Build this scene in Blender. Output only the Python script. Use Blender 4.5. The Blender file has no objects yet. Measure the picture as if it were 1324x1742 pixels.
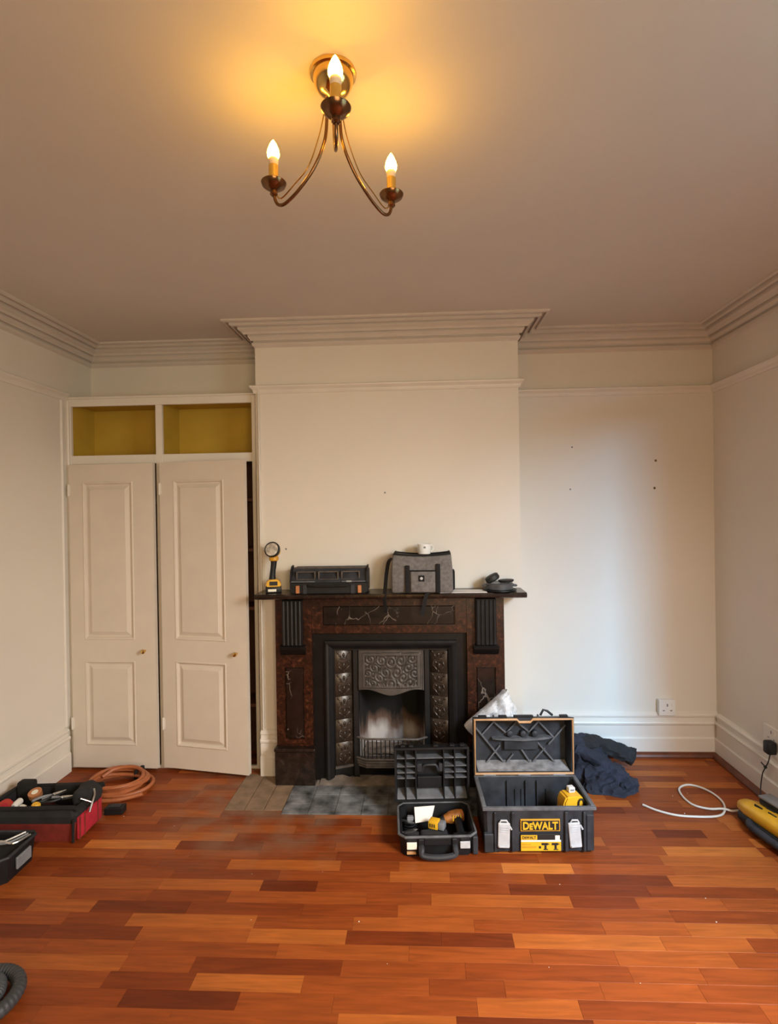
import bpy, bmesh, math, random
from mathutils import Vector, Matrix, noise
SC = bpy.context.scene
COL = SC.collection
PI = math.pi
random.seed(7)

# ------------------------------------------------------------------ camera
cam_data = bpy.data.cameras.new('camera')
cam = bpy.data.objects.new('camera', cam_data)
COL.objects.link(cam)
YAW, ROLL, PITCH, FPX = 0.0461, -0.0151, -0.004, 949.5
r0 = Vector((math.cos(YAW), math.sin(YAW), 0))
f0 = Vector((-math.sin(YAW), math.cos(YAW), 0))
fwd = (f0*math.cos(PITCH) + Vector((0, 0, 1))*math.sin(PITCH)).normalized()
u0 = r0.cross(fwd).normalized()
rt = r0*math.cos(ROLL) + u0*math.sin(ROLL)
up = u0*math.cos(ROLL) - r0*math.sin(ROLL)
m = Matrix((rt, up, -fwd)).transposed().to_4x4()
m.translation = Vector((0, 0, 1.5))
cam.matrix_world = m
cam_data.sensor_fit = 'VERTICAL'
cam_data.sensor_height = 24.0
cam_data.lens = FPX/1742*24.0
cam_data.shift_x = -(671.1-662)/1742
cam_data.shift_y = (875.9-871)/1742
cam_data.clip_start = 0.02
SC.camera = cam

# ------------------------------------------------------------------ world, light, exposure
SC.view_settings.view_transform = 'Standard'
SC.view_settings.look = 'None'
SC.view_settings.gamma = 1
SC.view_settings.use_curve_mapping = False
SC.view_settings.exposure = 0.0
world = bpy.data.worlds.new('world')
SC.world = world
world.use_nodes = True
bg = world.node_tree.nodes['Background']
bg.inputs[0].default_value = (0.75, 0.87, 1.0, 1)
bg.inputs[1].default_value = 0.22


def area_light(name, loc, target, sx, sy, power, color, spread=180):
    d = bpy.data.lights.new(name, 'AREA')
    d.shape = 'RECTANGLE'
    d.size, d.size_y = sx, sy
    d.energy = power
    d.color = color
    d.spread = math.radians(spread)
    o = bpy.data.objects.new(name, d)
    COL.objects.link(o)
    o.location = loc
    dv = Vector(target) - Vector(loc)
    o.rotation_euler = dv.to_track_quat('-Z', 'Y').to_euler()
    return o


# daylight: open sky seen through the right-hand window, falling towards the alcove
area_light('sky_beam', (2.085, -1.05, 2.62), (1.0, 3.4, 0.50), 0.42, 0.75, 225, (0.22, 0.60, 1.0), 115)
# warm fill lamp added behind the camera, and daylight through the right-hand window
area_light('rear_fill', (0.60, -1.30, 1.45), (-1.3, 3, 0.9), 1.2, 1.3, 27, (1.0, 0.73, 0.41), 118)
area_light('sky_side', (2.02, 0.38, 1.95), (0.85, 1.75, 0.0), 1.0, 1.1, 84, (1.0, 0.91, 0.83), 105)
area_light('sky_low', (2.02, 0.38, 1.5), (-1.0, 1.2, 1.6), 1.0, 1.1, 12, (0.45, 0.90, 1.0), 150)
BULB_STRENGTH = 130.0
BULB_COLOR = (1.0, 0.50, 0.03)


# ------------------------------------------------------------------ materials
def new_mat(name):
    mt = bpy.data.materials.new(name)
    mt.use_nodes = True
    nt = mt.node_tree
    return mt, nt, nt.nodes['Principled BSDF']


def mat(name, c, rough=0.6, metal=0.0, var=0.12, scale=12.0, bump=0.15, bscale=80.0, spec=0.5, bdist=0.002):
    """plain painted / plastic / cloth material: noise-varied colour, fine bump"""
    mt, nt, b = new_mat(name)
    tc = nt.nodes.new('ShaderNodeTexCoord')
    n = nt.nodes.new('ShaderNodeTexNoise')
    n.inputs['Scale'].default_value = scale
    n.inputs['Detail'].default_value = 5
    nt.links.new(tc.outputs['Object'], n.inputs['Vector'])
    rp = nt.nodes.new('ShaderNodeValToRGB')
    e = rp.color_ramp.elements
    e[0].position, e[1].position = 0.3, 0.7
    e[0].color = tuple(max(0, v*(1-var)) for v in c) + (1,)
    e[1].color = tuple(min(1, v*(1+var)) for v in c) + (1,)
    nt.links.new(n.outputs['Fac'], rp.inputs['Fac'])
    nt.links.new(rp.outputs['Color'], b.inputs['Base Color'])
    b.inputs['Roughness'].default_value = rough
    b.inputs['Metallic'].default_value = metal
    b.inputs['Specular IOR Level'].default_value = spec
    if bump:
        n2 = nt.nodes.new('ShaderNodeTexNoise')
        n2.inputs['Scale'].default_value = bscale
        n2.inputs['Detail'].default_value = 3
        nt.links.new(tc.outputs['Object'], n2.inputs['Vector'])
        bp = nt.nodes.new('ShaderNodeBump')
        bp.inputs['Strength'].default_value = bump
        bp.inputs['Distance'].default_value = bdist
        nt.links.new(n2.outputs['Fac'], bp.inputs['Height'])
        nt.links.new(bp.outputs['Normal'], b.inputs['Normal'])
    return mt


def marble(name, cols, scale, rough=0.25, veins=None, vscale=3.0, vwidth=0.02):
    mt, nt, b = new_mat(name)
    tc = nt.nodes.new('ShaderNodeTexCoord')
    n = nt.nodes.new('ShaderNodeTexNoise')
    n.inputs['Scale'].default_value = scale
    n.inputs['Detail'].default_value = 8
    n.inputs['Roughness'].default_value = 0.7
    n.inputs['Distortion'].default_value = 0.6
    nt.links.new(tc.outputs['Object'], n.inputs['Vector'])
    rp = nt.nodes.new('ShaderNodeValToRGB')
    el = rp.color_ramp.elements
    while len(el) < len(cols):
        el.new(0.5)
    for i, (p, c) in enumerate(cols):
        el[i].position = p
        el[i].color = c + (1,)
    nt.links.new(n.outputs['Fac'], rp.inputs['Fac'])
    out = rp.outputs['Color']
    if veins:
        v = nt.nodes.new('ShaderNodeTexVoronoi')
        v.feature = 'DISTANCE_TO_EDGE'
        v.inputs['Scale'].default_value = vscale
        nd = nt.nodes.new('ShaderNodeTexNoise')
        nd.inputs['Scale'].default_value = 4
        nd.inputs['Detail'].default_value = 4
        nt.links.new(tc.outputs['Object'], nd.inputs['Vector'])
        mp = nt.nodes.new('ShaderNodeMapping')
        mp.inputs['Scale'].default_value = (1.0, 1.0, 0.6)
        mp.inputs['Rotation'].default_value = (0, 0.7, 0)
        ad = nt.nodes.new('ShaderNodeMixRGB')
        ad.blend_type = 'ADD'
        ad.inputs[0].default_value = 0.28
        nt.links.new(tc.outputs['Object'], mp.inputs['Vector'])
        nt.links.new(mp.outputs['Vector'], ad.inputs[1])
        nt.links.new(nd.outputs['Color'], ad.inputs[2])
        nt.links.new(ad.outputs['Color'], v.inputs['Vector'])
        r2 = nt.nodes.new('ShaderNodeValToRGB')
        r2.color_ramp.elements[0].position = 0.0
        r2.color_ramp.elements[0].color = (1, 1, 1, 1)
        r2.color_ramp.elements[1].position = vwidth
        r2.color_ramp.elements[1].color = (0, 0, 0, 1)
        nt.links.new(v.outputs['Distance'], r2.inputs['Fac'])
        msk = nt.nodes.new('ShaderNodeMath')
        msk.operation = 'MULTIPLY'
        n3 = nt.nodes.new('ShaderNodeTexNoise')
        n3.inputs['Scale'].default_value = 7
        nt.links.new(tc.outputs['Object'], n3.inputs['Vector'])
        r3 = nt.nodes.new('ShaderNodeValToRGB')
        r3.color_ramp.elements[0].position = 0.5
        r3.color_ramp.elements[1].position = 0.62
        nt.links.new(n3.outputs['Fac'], r3.inputs['Fac'])
        nt.links.new(r2.outputs['Color'], msk.inputs[0])
        nt.links.new(r3.outputs['Color'], msk.inputs[1])
        mx = nt.nodes.new('ShaderNodeMixRGB')
        nt.links.new(msk.outputs[0], mx.inputs[0])
        nt.links.new(out, mx.inputs[1])
        mx.inputs[2].default_value = veins + (1,)
        out = mx.outputs['Color']
    nt.links.new(out, b.inputs['Base Color'])
    b.inputs['Roughness'].default_value = rough
    return mt


def wood_floor():
    mt, nt, b = new_mat('strip_parquet')
    at = nt.nodes.new('ShaderNodeAttribute')
    at.attribute_name = 'tone'
    sep = nt.nodes.new('ShaderNodeSeparateColor')
    nt.links.new(at.outputs['Color'], sep.inputs[0])
    rp = nt.nodes.new('ShaderNodeValToRGB')
    el = rp.color_ramp.elements
    stops = [(0.0, (0.130, 0.023, 0.005)), (0.22, (0.195, 0.037, 0.007)), (0.55, (0.285, 0.063, 0.0115)),
             (0.85, (0.410, 0.115, 0.021)), (1.0, (0.580, 0.200, 0.042))]
    while len(el) < len(stops):
        el.new(0.5)
    for i, (p, c) in enumerate(stops):
        el[i].position = p
        el[i].color = c + (1,)
    nt.links.new(sep.outputs[0], rp.inputs['Fac'])
    g = nt.nodes.new('ShaderNodeNewGeometry')
    off = nt.nodes.new('ShaderNodeVectorMath')
    off.operation = 'SCALE'
    off.inputs['Scale'].default_value = 37.0
    nt.links.new(at.outputs['Color'], off.inputs[0])
    add = nt.nodes.new('ShaderNodeVectorMath')
    nt.links.new(g.outputs['Position'], add.inputs[0])
    nt.links.new(off.outputs[0], add.inputs[1])
    mp = nt.nodes.new('ShaderNodeMapping')
    mp.inputs['Scale'].default_value = (5.0, 55.0, 5.0)
    nt.links.new(add.outputs[0], mp.inputs['Vector'])
    n = nt.nodes.new('ShaderNodeTexNoise')
    n.inputs['Scale'].default_value = 1.0
    n.inputs['Detail'].default_value = 6
    n.inputs['Distortion'].default_value = 0.8
    nt.links.new(mp.outputs['Vector'], n.inputs['Vector'])
    hs = nt.nodes.new('ShaderNodeMapRange')
    hs.inputs['From Min'].default_value = 0.25
    hs.inputs['From Max'].default_value = 0.75
    hs.inputs['To Min'].default_value = 0.70
    hs.inputs['To Max'].default_value = 1.25
    nt.links.new(n.outputs['Fac'], hs.inputs['Value'])
    mul = nt.nodes.new('ShaderNodeVectorMath')
    mul.operation = 'SCALE'
    nt.links.new(rp.outputs['Color'], mul.inputs[0])
    nt.links.new(hs.outputs['Result'], mul.inputs['Scale'])
    # dust and scuffs in front of the hearth
    sx = nt.nodes.new('ShaderNodeVectorMath')
    sx.operation = 'DISTANCE'
    sx.inputs[1].default_value = (-0.75, 2.95, 0)
    nt.links.new(g.outputs['Position'], sx.inputs[0])
    mr = nt.nodes.new('ShaderNodeMapRange')
    mr.inputs['From Min'].default_value = 0.15
    mr.inputs['From Max'].default_value = 0.75
    mr.inputs['To Min'].default_value = 0.85
    mr.inputs['To Max'].default_value = 0.0
    nt.links.new(sx.outputs['Value'], mr.inputs['Value'])
    dn = nt.nodes.new('ShaderNodeTexNoise')
    dn.inputs['Scale'].default_value = 7
    dn.inputs['Detail'].default_value = 6
    nt.links.new(g.outputs['Position'], dn.inputs['Vector'])
    dm = nt.nodes.new('ShaderNodeMath')
    dm.operation = 'MULTIPLY'
    nt.links.new(mr.outputs['Result'], dm.inputs[0])
    dr = nt.nodes.new('ShaderNodeMapRange')
    dr.inputs['From Min'].default_value = 0.38
    dr.inputs['From Max'].default_value = 0.68
    nt.links.new(dn.outputs['Fac'], dr.inputs['Value'])
    nt.links.new(dr.outputs['Result'], dm.inputs[1])
    mx = nt.nodes.new('ShaderNodeMixRGB')
    nt.links.new(dm.outputs[0], mx.inputs[0])
    nt.links.new(mul.outputs[0], mx.inputs[1])
    mx.inputs[2].default_value = (0.26, 0.17, 0.11, 1)
    nt.links.new(mx.outputs['Color'], b.inputs['Base Color'])
    n2 = nt.nodes.new('ShaderNodeTexNoise')
    n2.inputs['Scale'].default_value = 6
    n2.inputs['Detail'].default_value = 5
    nt.links.new(g.outputs['Position'], n2.inputs['Vector'])
    rr = nt.nodes.new('ShaderNodeMapRange')
    rr.inputs['To Min'].default_value = 0.34
    rr.inputs['To Max'].default_value = 0.62
    nt.links.new(n2.outputs['Fac'], rr.inputs['Value'])
    nt.links.new(rr.outputs['Result'], b.inputs['Roughness'])
    bp = nt.nodes.new('ShaderNodeBump')
    bp.inputs['Strength'].default_value = 0.12
    bp.inputs['Distance'].default_value = 0.001
    nt.links.new(n.outputs['Fac'], bp.inputs['Height'])
    nt.links.new(bp.outputs['Normal'], b.inputs['Normal'])
    b.inputs['Specular IOR Level'].default_value = 0.28
    return mt


def sooty():
    mt, nt, b = new_mat('sooty_firebrick')
    tc = nt.nodes.new('ShaderNodeTexCoord')
    mp = nt.nodes.new('ShaderNodeMapping')
    mp.inputs['Scale'].default_value = (11, 11, 3.2)
    nt.links.new(tc.outputs['Object'], mp.inputs['Vector'])
    n = nt.nodes.new('ShaderNodeTexNoise')
    n.inputs['Scale'].default_value = 1
    n.inputs['Detail'].default_value = 4
    nt.links.new(mp.outputs['Vector'], n.inputs['Vector'])
    sp = nt.nodes.new('ShaderNodeSeparateXYZ')
    nt.links.new(tc.outputs['Object'], sp.inputs[0])
    h = nt.nodes.new('ShaderNodeMapRange')          # ash-whitened brick low down, soot above
    h.inputs['From Min'].default_value = 0.17
    h.inputs['From Max'].default_value = 0.36
    h.inputs['To Min'].default_value = 0.30
    h.inputs['To Max'].default_value = -0.25
    nt.links.new(sp.outputs['Z'], h.inputs['Value'])
    a = nt.nodes.new('ShaderNodeMath')
    nt.links.new(n.outputs['Fac'], a.inputs[0])
    nt.links.new(h.outputs['Result'], a.inputs[1])
    rp = nt.nodes.new('ShaderNodeValToRGB')
    el = rp.color_ramp.elements
    el[0].position, el[0].color = 0.42, (0.008, 0.007, 0.006, 1)
    el[1].position, el[1].color = 0.90, (0.60, 0.57, 0.55, 1)
    x = el.new(0.62)
    x.color = (0.14, 0.085, 0.06, 1)
    nt.links.new(a.outputs[0], rp.inputs['Fac'])
    nt.links.new(rp.outputs['Color'], b.inputs['Base Color'])
    b.inputs['Roughness'].default_value = 0.95
    return mt


def glassy(name, tint, rough=0.05, mix=0.1):
    mt = bpy.data.materials.new(name)
    mt.use_nodes = True
    nt = mt.node_tree
    nt.nodes.clear()
    o = nt.nodes.new('ShaderNodeOutputMaterial')
    t = nt.nodes.new('ShaderNodeBsdfTransparent')
    t.inputs[0].default_value = tint + (1,)
    g = nt.nodes.new('ShaderNodeBsdfGlossy')
    g.inputs['Roughness'].default_value = rough
    mx = nt.nodes.new('ShaderNodeMixShader')
    mx.inputs[0].default_value = mix
    nt.links.new(t.outputs[0], mx.inputs[1])
    nt.links.new(g.outputs[0], mx.inputs[2])
    nt.links.new(mx.outputs[0], o.inputs[0])
    return mt


def emit(name, c, s):
    mt, nt, b = new_mat(name)
    b.inputs['Base Color'].default_value = (0.9, 0.85, 0.75, 1)
    b.inputs['Emission Color'].default_value = c + (1,)
    b.inputs['Emission Strength'].default_value = s
    return mt


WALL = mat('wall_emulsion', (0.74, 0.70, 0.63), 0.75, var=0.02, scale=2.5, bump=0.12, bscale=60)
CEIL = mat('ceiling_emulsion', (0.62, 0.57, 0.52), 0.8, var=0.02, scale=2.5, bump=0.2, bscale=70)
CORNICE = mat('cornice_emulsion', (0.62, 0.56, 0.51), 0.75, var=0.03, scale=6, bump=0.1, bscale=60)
TRIM = mat('trim_gloss', (0.74, 0.70, 0.64), 0.45, var=0.03, scale=6, bump=0.06, bscale=40)
DOORP = mat('door_satin', (0.67, 0.60, 0.52), 0.42, var=0.03, scale=8, bump=0.08, bscale=90)
YELLOW_WALL = mat('mustard_paint', (0.50, 0.33, 0.035), 0.7, var=0.08, scale=5)
DARKWOOD = mat('dark_cupboard_wood', (0.10, 0.035, 0.018), 0.6, var=0.3, scale=9)
STAIN = mat('stained_beading', (0.13, 0.035, 0.012), 0.45, var=0.3, scale=14)
DUSTWOOD = mat('dusty_bare_board', (0.24, 0.16, 0.10), 0.85, var=0.28, scale=16, bump=0.4, bscale=50)
FLOORWOOD = wood_floor()
SUBFLOOR = mat('floor_underlay', (0.06, 0.018, 0.008), 0.8)
RED_MARBLE = marble('red_brown_marble', [(0.32, (0.006, 0.0025, 0.002)), (0.50, (0.028, 0.0085, 0.004)), (0.62, (0.078, 0.023, 0.010)), (0.76, (0.25, 0.12, 0.065))], 46, 0.3)
DARK_MARBLE = marble('veined_dark_marble', [(0.35, (0.006, 0.004, 0.003)), (0.65, (0.020, 0.012, 0.009)), (0.85, (0.055, 0.034, 0.024))], 16, 0.25, veins=(0.22, 0.18, 0.15), vscale=9.5, vwidth=0.022)
SHELF_MARBLE = marble('dark_shelf_marble', [(0.35, (0.008, 0.005, 0.004)), (0.6, (0.026, 0.016, 0.012)), (0.8, (0.075, 0.048, 0.035))], 22, 0.25)
SLATE = mat('black_slate', (0.006, 0.0055, 0.0055), 0.4, var=0.3, scale=20, spec=0.3)
IRON = mat('cast_iron', (0.013, 0.013, 0.014), 0.45, metal=0.2, var=0.25, scale=20, bump=0.2, bscale=120)
HOODM = mat('worn_iron_hood', (0.075, 0.064, 0.056), 0.5, metal=0.3, var=0.25, scale=20)
TILEG = mat('bronze_glazed_tile', (0.045, 0.031, 0.022), 0.32, metal=0.2, var=0.35, scale=30)
GRATEM = mat('dusty_grate_iron', (0.11, 0.095, 0.085), 0.6, metal=0.2, var=0.3, scale=25)
SOOT = sooty()
ASH = mat('ash_and_dust', (0.22, 0.185, 0.155), 0.95, var=0.35, scale=18, bump=0.5, bscale=60)
HEARTHT = mat('dusty_slate_tile', (0.150, 0.157, 0.165), 0.75, var=0.85, scale=11, bump=0.3, bscale=40)
BRASS = mat('polished_brass', (0.78, 0.50, 0.16), 0.14, metal=1.0, var=0.08, scale=30, bump=0)
OLDBRASS = mat('dark_brass', (0.20, 0.10, 0.045), 0.22, metal=0.9, var=0.2, scale=30, bump=0)
SLEEVE = mat('gold_candle_sleeve', (0.80, 0.52, 0.12), 0.25, metal=0.8, var=0.05, bump=0)
BULBCAP = mat('bulb_collar', (0.80, 0.62, 0.45), 0.5, var=0.03, bump=0)
BULB = emit('glowing_bulb', BULB_COLOR, BULB_STRENGTH)
BLACKP = mat('black_plastic', (0.009, 0.010, 0.012), 0.5, spec=0.35, var=0.25, scale=25, bump=0.25, bscale=160)
DUSTYP = mat('dusty_black_plastic', (0.026, 0.029, 0.036), 0.6, spec=0.4, var=0.5, scale=14, bump=0.25, bscale=120)
PALEDUST = mat('pale_dust', (0.24, 0.235, 0.24), 0.9, var=0.5, scale=24)
DUSTG = mat('dust_grey_plastic', (0.105, 0.110, 0.122), 0.75, var=0.35, scale=22)
EDGE = mat('scuffed_brown_edge', (0.085, 0.068, 0.058), 0.55, var=0.4, scale=30)
GREYP = mat('grey_plastic', (0.20, 0.21, 0.23), 0.55, var=0.15, scale=20)
SILVERP = mat('silver_latch', (0.50, 0.52, 0.55), 0.4, var=0.12, scale=30)
ORANGE_RIM = mat('tan_seal', (0.52, 0.29, 0.13), 0.5, var=0.12, scale=25)
YELP = mat('yellow_plastic', (0.78, 0.43, 0.022), 0.4, var=0.06, scale=20)
YELD = mat('deep_yellow_plastic', (0.62, 0.31, 0.02), 0.45, var=0.1, scale=20)
INK = mat('black_ink', (0.012, 0.012, 0.012), 0.6, var=0.1)
WHITEP = mat('white_plastic', (0.78, 0.78, 0.76), 0.4, var=0.03)
PAPER = mat('white_paper', (0.80, 0.79, 0.76), 0.8, var=0.03)
CREAMLAB = mat('cream_label', (0.80, 0.78, 0.68), 0.7, var=0.04)
METAL = mat('bright_steel', (0.62, 0.62, 0.63), 0.28, metal=1.0, var=0.1, bump=0)
GREYCLOTH = mat('grey_marl_cloth', (0.155, 0.145, 0.140), 0.9, var=0.25, scale=60, bump=0.5, bscale=300)
BLACKWEB = mat('black_webbing', (0.008, 0.0075, 0.008), 0.9, var=0.2, scale=60, bump=0.4, bscale=300)
NAVY = mat('navy_cloth', (0.017, 0.020, 0.034), 0.9, var=0.4, scale=10, bump=0.5, bscale=180)
CHARCLOTH = mat('charcoal_cloth', (0.016, 0.016, 0.018), 0.9, var=0.3, scale=14, bump=0.5, bscale=180)
REDCLOTH = mat('red_nylon', (0.44, 0.016, 0.035), 0.75, var=0.15, scale=30, bump=0.4, bscale=220)
MAROON = mat('maroon_nylon', (0.20, 0.022, 0.014), 0.8, var=0.2, scale=30, bump=0.4, bscale=220)
HOSEM = mat('orange_brown_hose', (0.40, 0.125, 0.045), 0.5, var=0.15, scale=25)
RUBBER = mat('grey_ribbed_hose', (0.040, 0.042, 0.047), 0.55, var=0.15, scale=25)
WHITECAB = mat('white_cable', (0.66, 0.60, 0.52), 0.5, var=0.05)
TINM = mat('grey_tin', (0.105, 0.11, 0.12), 0.35, metal=0.4, var=0.15)
RUST = mat('grubby_orange_plastic', (0.30, 0.105, 0.018), 0.5, var=0.5, scale=40)
COPPER = mat('copper_orange', (0.50, 0.21, 0.09), 0.4, metal=0.3, var=0.1)
REDP = mat('red_plastic', (0.42, 0.030, 0.020), 0.45, var=0.1)
LENS = mat('lamp_reflector', (0.62, 0.58, 0.52), 0.3, metal=0.4, var=0.45, scale=45, bump=0.4, bscale=70)
PLASTICBAG = None


def plastic_bag_mat():
    mt, nt, b = new_mat('clear_polythene')
    b.inputs['Base Color'].default_value = (0.86, 0.88, 0.92, 1)
    b.inputs['Roughness'].default_value = 0.25
    tr = nt.nodes.new('ShaderNodeBsdfTransparent')
    mx = nt.nodes.new('ShaderNodeMixShader')
    tc = nt.nodes.new('ShaderNodeTexCoord')
    n = nt.nodes.new('ShaderNodeTexNoise')
    n.inputs['Scale'].default_value = 22
    nt.links.new(tc.outputs['Object'], n.inputs['Vector'])
    mr = nt.nodes.new('ShaderNodeMapRange')
    mr.inputs['From Min'].default_value = 0.35
    mr.inputs['From Max'].default_value = 0.65
    mr.inputs['To Min'].default_value = 0.35
    mr.inputs['To Max'].default_value = 0.9
    nt.links.new(n.outputs['Fac'], mr.inputs['Value'])
    nt.links.new(mr.outputs['Result'], mx.inputs[0])
    nt.links.new(tr.outputs[0], mx.inputs[1])
    nt.links.new(b.outputs[0], mx.inputs[2])
    out = nt.nodes['Material Output']
    nt.links.new(mx.outputs[0], out.inputs[0])
    return mt


PLASTICBAG = plastic_bag_mat()
GLASS = glassy('window_glass', (0.97, 0.98, 0.98), 0.02, 0.05)


# ------------------------------------------------------------------ helpers
def obj(name, bm, material, parent=None, smooth=False, loc=None, kind=None):
    me = bpy.data.meshes.new(name)
    bm.normal_update()
    bm.to_mesh(me)
    bm.free()
    me.materials.append(material)
    if smooth:
        for p in me.polygons:
            p.use_smooth = True
        me.set_sharp_from_angle(angle=math.radians(40))
    o = bpy.data.objects.new(name, me)
    COL.objects.link(o)
    if parent:
        o.parent = parent
    if loc:
        o.location = loc
    if kind:
        o['kind'] = kind
    return o


def thing(name, label, cat, loc=(0, 0, 0), rz=0.0, group=None):
    o = bpy.data.objects.new(name, None)
    o.empty_display_size = 0.05
    COL.objects.link(o)
    o.location = loc
    o.rotation_euler = (0, 0, rz)
    o['label'] = label
    o['category'] = cat
    if group:
        o['group'] = group
    return o


def tag(o, label, cat, group=None):
    o['label'] = label
    o['category'] = cat
    if group:
        o['group'] = group
    return o


def struct(name, bm, material, smooth=False, parent=None):
    o = obj(name, bm, material, parent, smooth)
    if not parent:
        o['kind'] = 'structure'
    return o


def BM():
    return bmesh.new()


def add_box(bm, x0, x1, y0, y1, z0, z1, bev=0.0, seg=1, rot=None, pivot=None):
    r = bmesh.ops.create_cube(bm, size=1.0)
    vs = r['verts']
    for v in vs:
        v.co = Vector(((x0+x1)/2 + v.co.x*(x1-x0), (y0+y1)/2 + v.co.y*(y1-y0), (z0+z1)/2 + v.co.z*(z1-z0)))
    if bev:
        es = list({e for v in vs for e in v.link_edges})
        g = bmesh.ops.bevel(bm, geom=es, offset=bev, segments=seg, affect='EDGES', profile=0.5)
        vs = list({v for f in g['faces'] for v in f.verts} | {v for v in vs if v.is_valid})
    if rot is not None:
        pv = Vector(pivot) if pivot else Vector(((x0+x1)/2, (y0+y1)/2, (z0+z1)/2))
        for v in vs:
            v.co = pv + rot @ (v.co - pv)
    return vs


def frame_of(d):
    d = d.normalized()
    a = Vector((0, 0, 1)) if abs(d.z) < 0.9 else Vector((1, 0, 0))
    u = d.cross(a).normalized()
    return u, d.cross(u).normalized()


def tube(bm, pts, rad, n=10, closed=False, cap=True):
    pts = [Vector(p) for p in pts]
    N = len(pts)
    rads = rad if isinstance(rad, (list, tuple)) else [rad]*N
    rings = []
    u = None
    for i, p in enumerate(pts):
        if closed:
            d = pts[(i+1) % N] - pts[i-1]
        else:
            d = pts[min(i+1, N-1)] - pts[max(i-1, 0)]
        d.normalize()
        if u is None:
            u, w = frame_of(d)
        else:
            u = (u - d*u.dot(d)).normalized()
            w = d.cross(u).normalized()
        rings.append([bm.verts.new(p + (u*math.cos(2*PI*k/n) + w*math.sin(2*PI*k/n))*rads[i]) for k in range(n)])
    for i in range(N if closed else N-1):
        a, b = rings[i], rings[(i+1) % N]
        for k in range(n):
            bm.faces.new((a[k], a[(k+1) % n], b[(k+1) % n], b[k]))
    if cap and not closed:
        bm.faces.new(rings[0][::-1])
        bm.faces.new(rings[-1])


def smooth_path(ctrl, sub=8, closed=False):
    P = [Vector(c) for c in ctrl]
    n = len(P)
    out = []
    for i in range(n if closed else n-1):
        if closed:
            p0, p1, p2, p3 = P[i-1], P[i], P[(i+1) % n], P[(i+2) % n]
        else:
            p0, p1, p2, p3 = P[max(i-1, 0)], P[i], P[i+1], P[min(i+2, n-1)]
        for k in range(sub):
            t = k/sub
            out.append(0.5*((2*p1) + (-p0+p2)*t + (2*p0-5*p1+4*p2-p3)*t*t + (-p0+3*p1-3*p2+p3)*t**3))
    if not closed:
        out.append(P[-1])
    return out


def lathe(bm, prof, c=(0, 0, 0), n=24, mtx=None):
    """prof: list of (r, z)"""
    c = Vector(c)
    rings = []
    for r, z in prof:
        ring = []
        for k in range(n):
            v = Vector((max(r, 1e-5)*math.cos(2*PI*k/n), max(r, 1e-5)*math.sin(2*PI*k/n), z))
            if mtx is not None:
                v = mtx @ v
            ring.append(bm.verts.new(c + v))
        rings.append(ring)
    for i in range(len(rings)-1):
        a, b = rings[i], rings[i+1]
        for k in range(n):
            bm.faces.new((a[k], a[(k+1) % n], b[(k+1) % n], b[k]))
    bm.faces.new(rings[0][::-1])
    bm.faces.new(rings[-1])


def prism(bm, poly, a, b, axis='y', mtx=None):
    """extrude a 2-D polygon (list of 2-tuples) between a and b along axis"""
    def P(p, t):
        if axis == 'y':
            v = Vector((p[0], t, p[1]))
        elif axis == 'x':
            v = Vector((t, p[0], p[1]))
        else:
            v = Vector((p[0], p[1], t))
        return mtx @ v if mtx is not None else v
    A = [bm.verts.new(P(p, a)) for p in poly]
    B = [bm.verts.new(P(p, b)) for p in poly]
    n = len(poly)
    bm.faces.new(A)
    bm.faces.new(B[::-1])
    for i in range(n):
        bm.faces.new((A[i], B[i], B[(i+1) % n], A[(i+1) % n]))
    bmesh.ops.recalc_face_normals(bm, faces=bm.faces[:])


def ellipsoid(bm, c, r, n=10, m_=6, mtx=None):
    R = bmesh.ops.create_uvsphere(bm, u_segments=n, v_segments=m_, radius=1.0)
    for v in R['verts']:
        p = Vector((v.co.x*r[0], v.co.y*r[1], v.co.z*r[2]))
        if mtx is not None:
            p = mtx @ p
        v.co = Vector(c) + p


def sweep(bm, path, prof):
    """sweep a profile (d from wall, z) along a plan path, room on the right-hand side; mitred corners"""
    P = [Vector((p[0], p[1])) for p in path]
    N = len(P)
    dirs = [(P[i+1]-P[i]).normalized() for i in range(N-1)]
    nor = [Vector((d.y, -d.x)) for d in dirs]
    rings = []
    for i in range(N):
        if i == 0:
            mt = nor[0]
        elif i == N-1:
            mt = nor[-1]
        else:
            s = nor[i-1] + nor[i]
            mt = s/(s.dot(nor[i]))
        rings.append([bm.verts.new((P[i].x+mt.x*d, P[i].y+mt.y*d, z)) for d, z in prof])
    n = len(prof)
    for i in range(N-1):
        for k in range(n):
            bm.faces.new((rings[i][k], rings[i][(k+1) % n], rings[i+1][(k+1) % n], rings[i+1][k]))
    bm.faces.new(rings[0])
    bm.faces.new(rings[-1][::-1])
    bmesh.ops.recalc_face_normals(bm, faces=bm.faces[:])


def rect_loops(bm, x0, x1, z0, z1, loops, fill=True):
    """nested rectangles in an x-z plane: loops = (inset, y)"""
    rings = []
    for ins, y in loops:
        rings.append([bm.verts.new(p) for p in ((x0+ins, y, z0+ins), (x1-ins, y, z0+ins), (x1-ins, y, z1-ins), (x0+ins, y, z1-ins))])
    for i in range(len(rings)-1):
        for k in range(4):
            bm.faces.new((rings[i][k], rings[i][(k+1) % 4], rings[i+1][(k+1) % 4], rings[i+1][k]))
    if fill:
        bm.faces.new(rings[-1])


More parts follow.
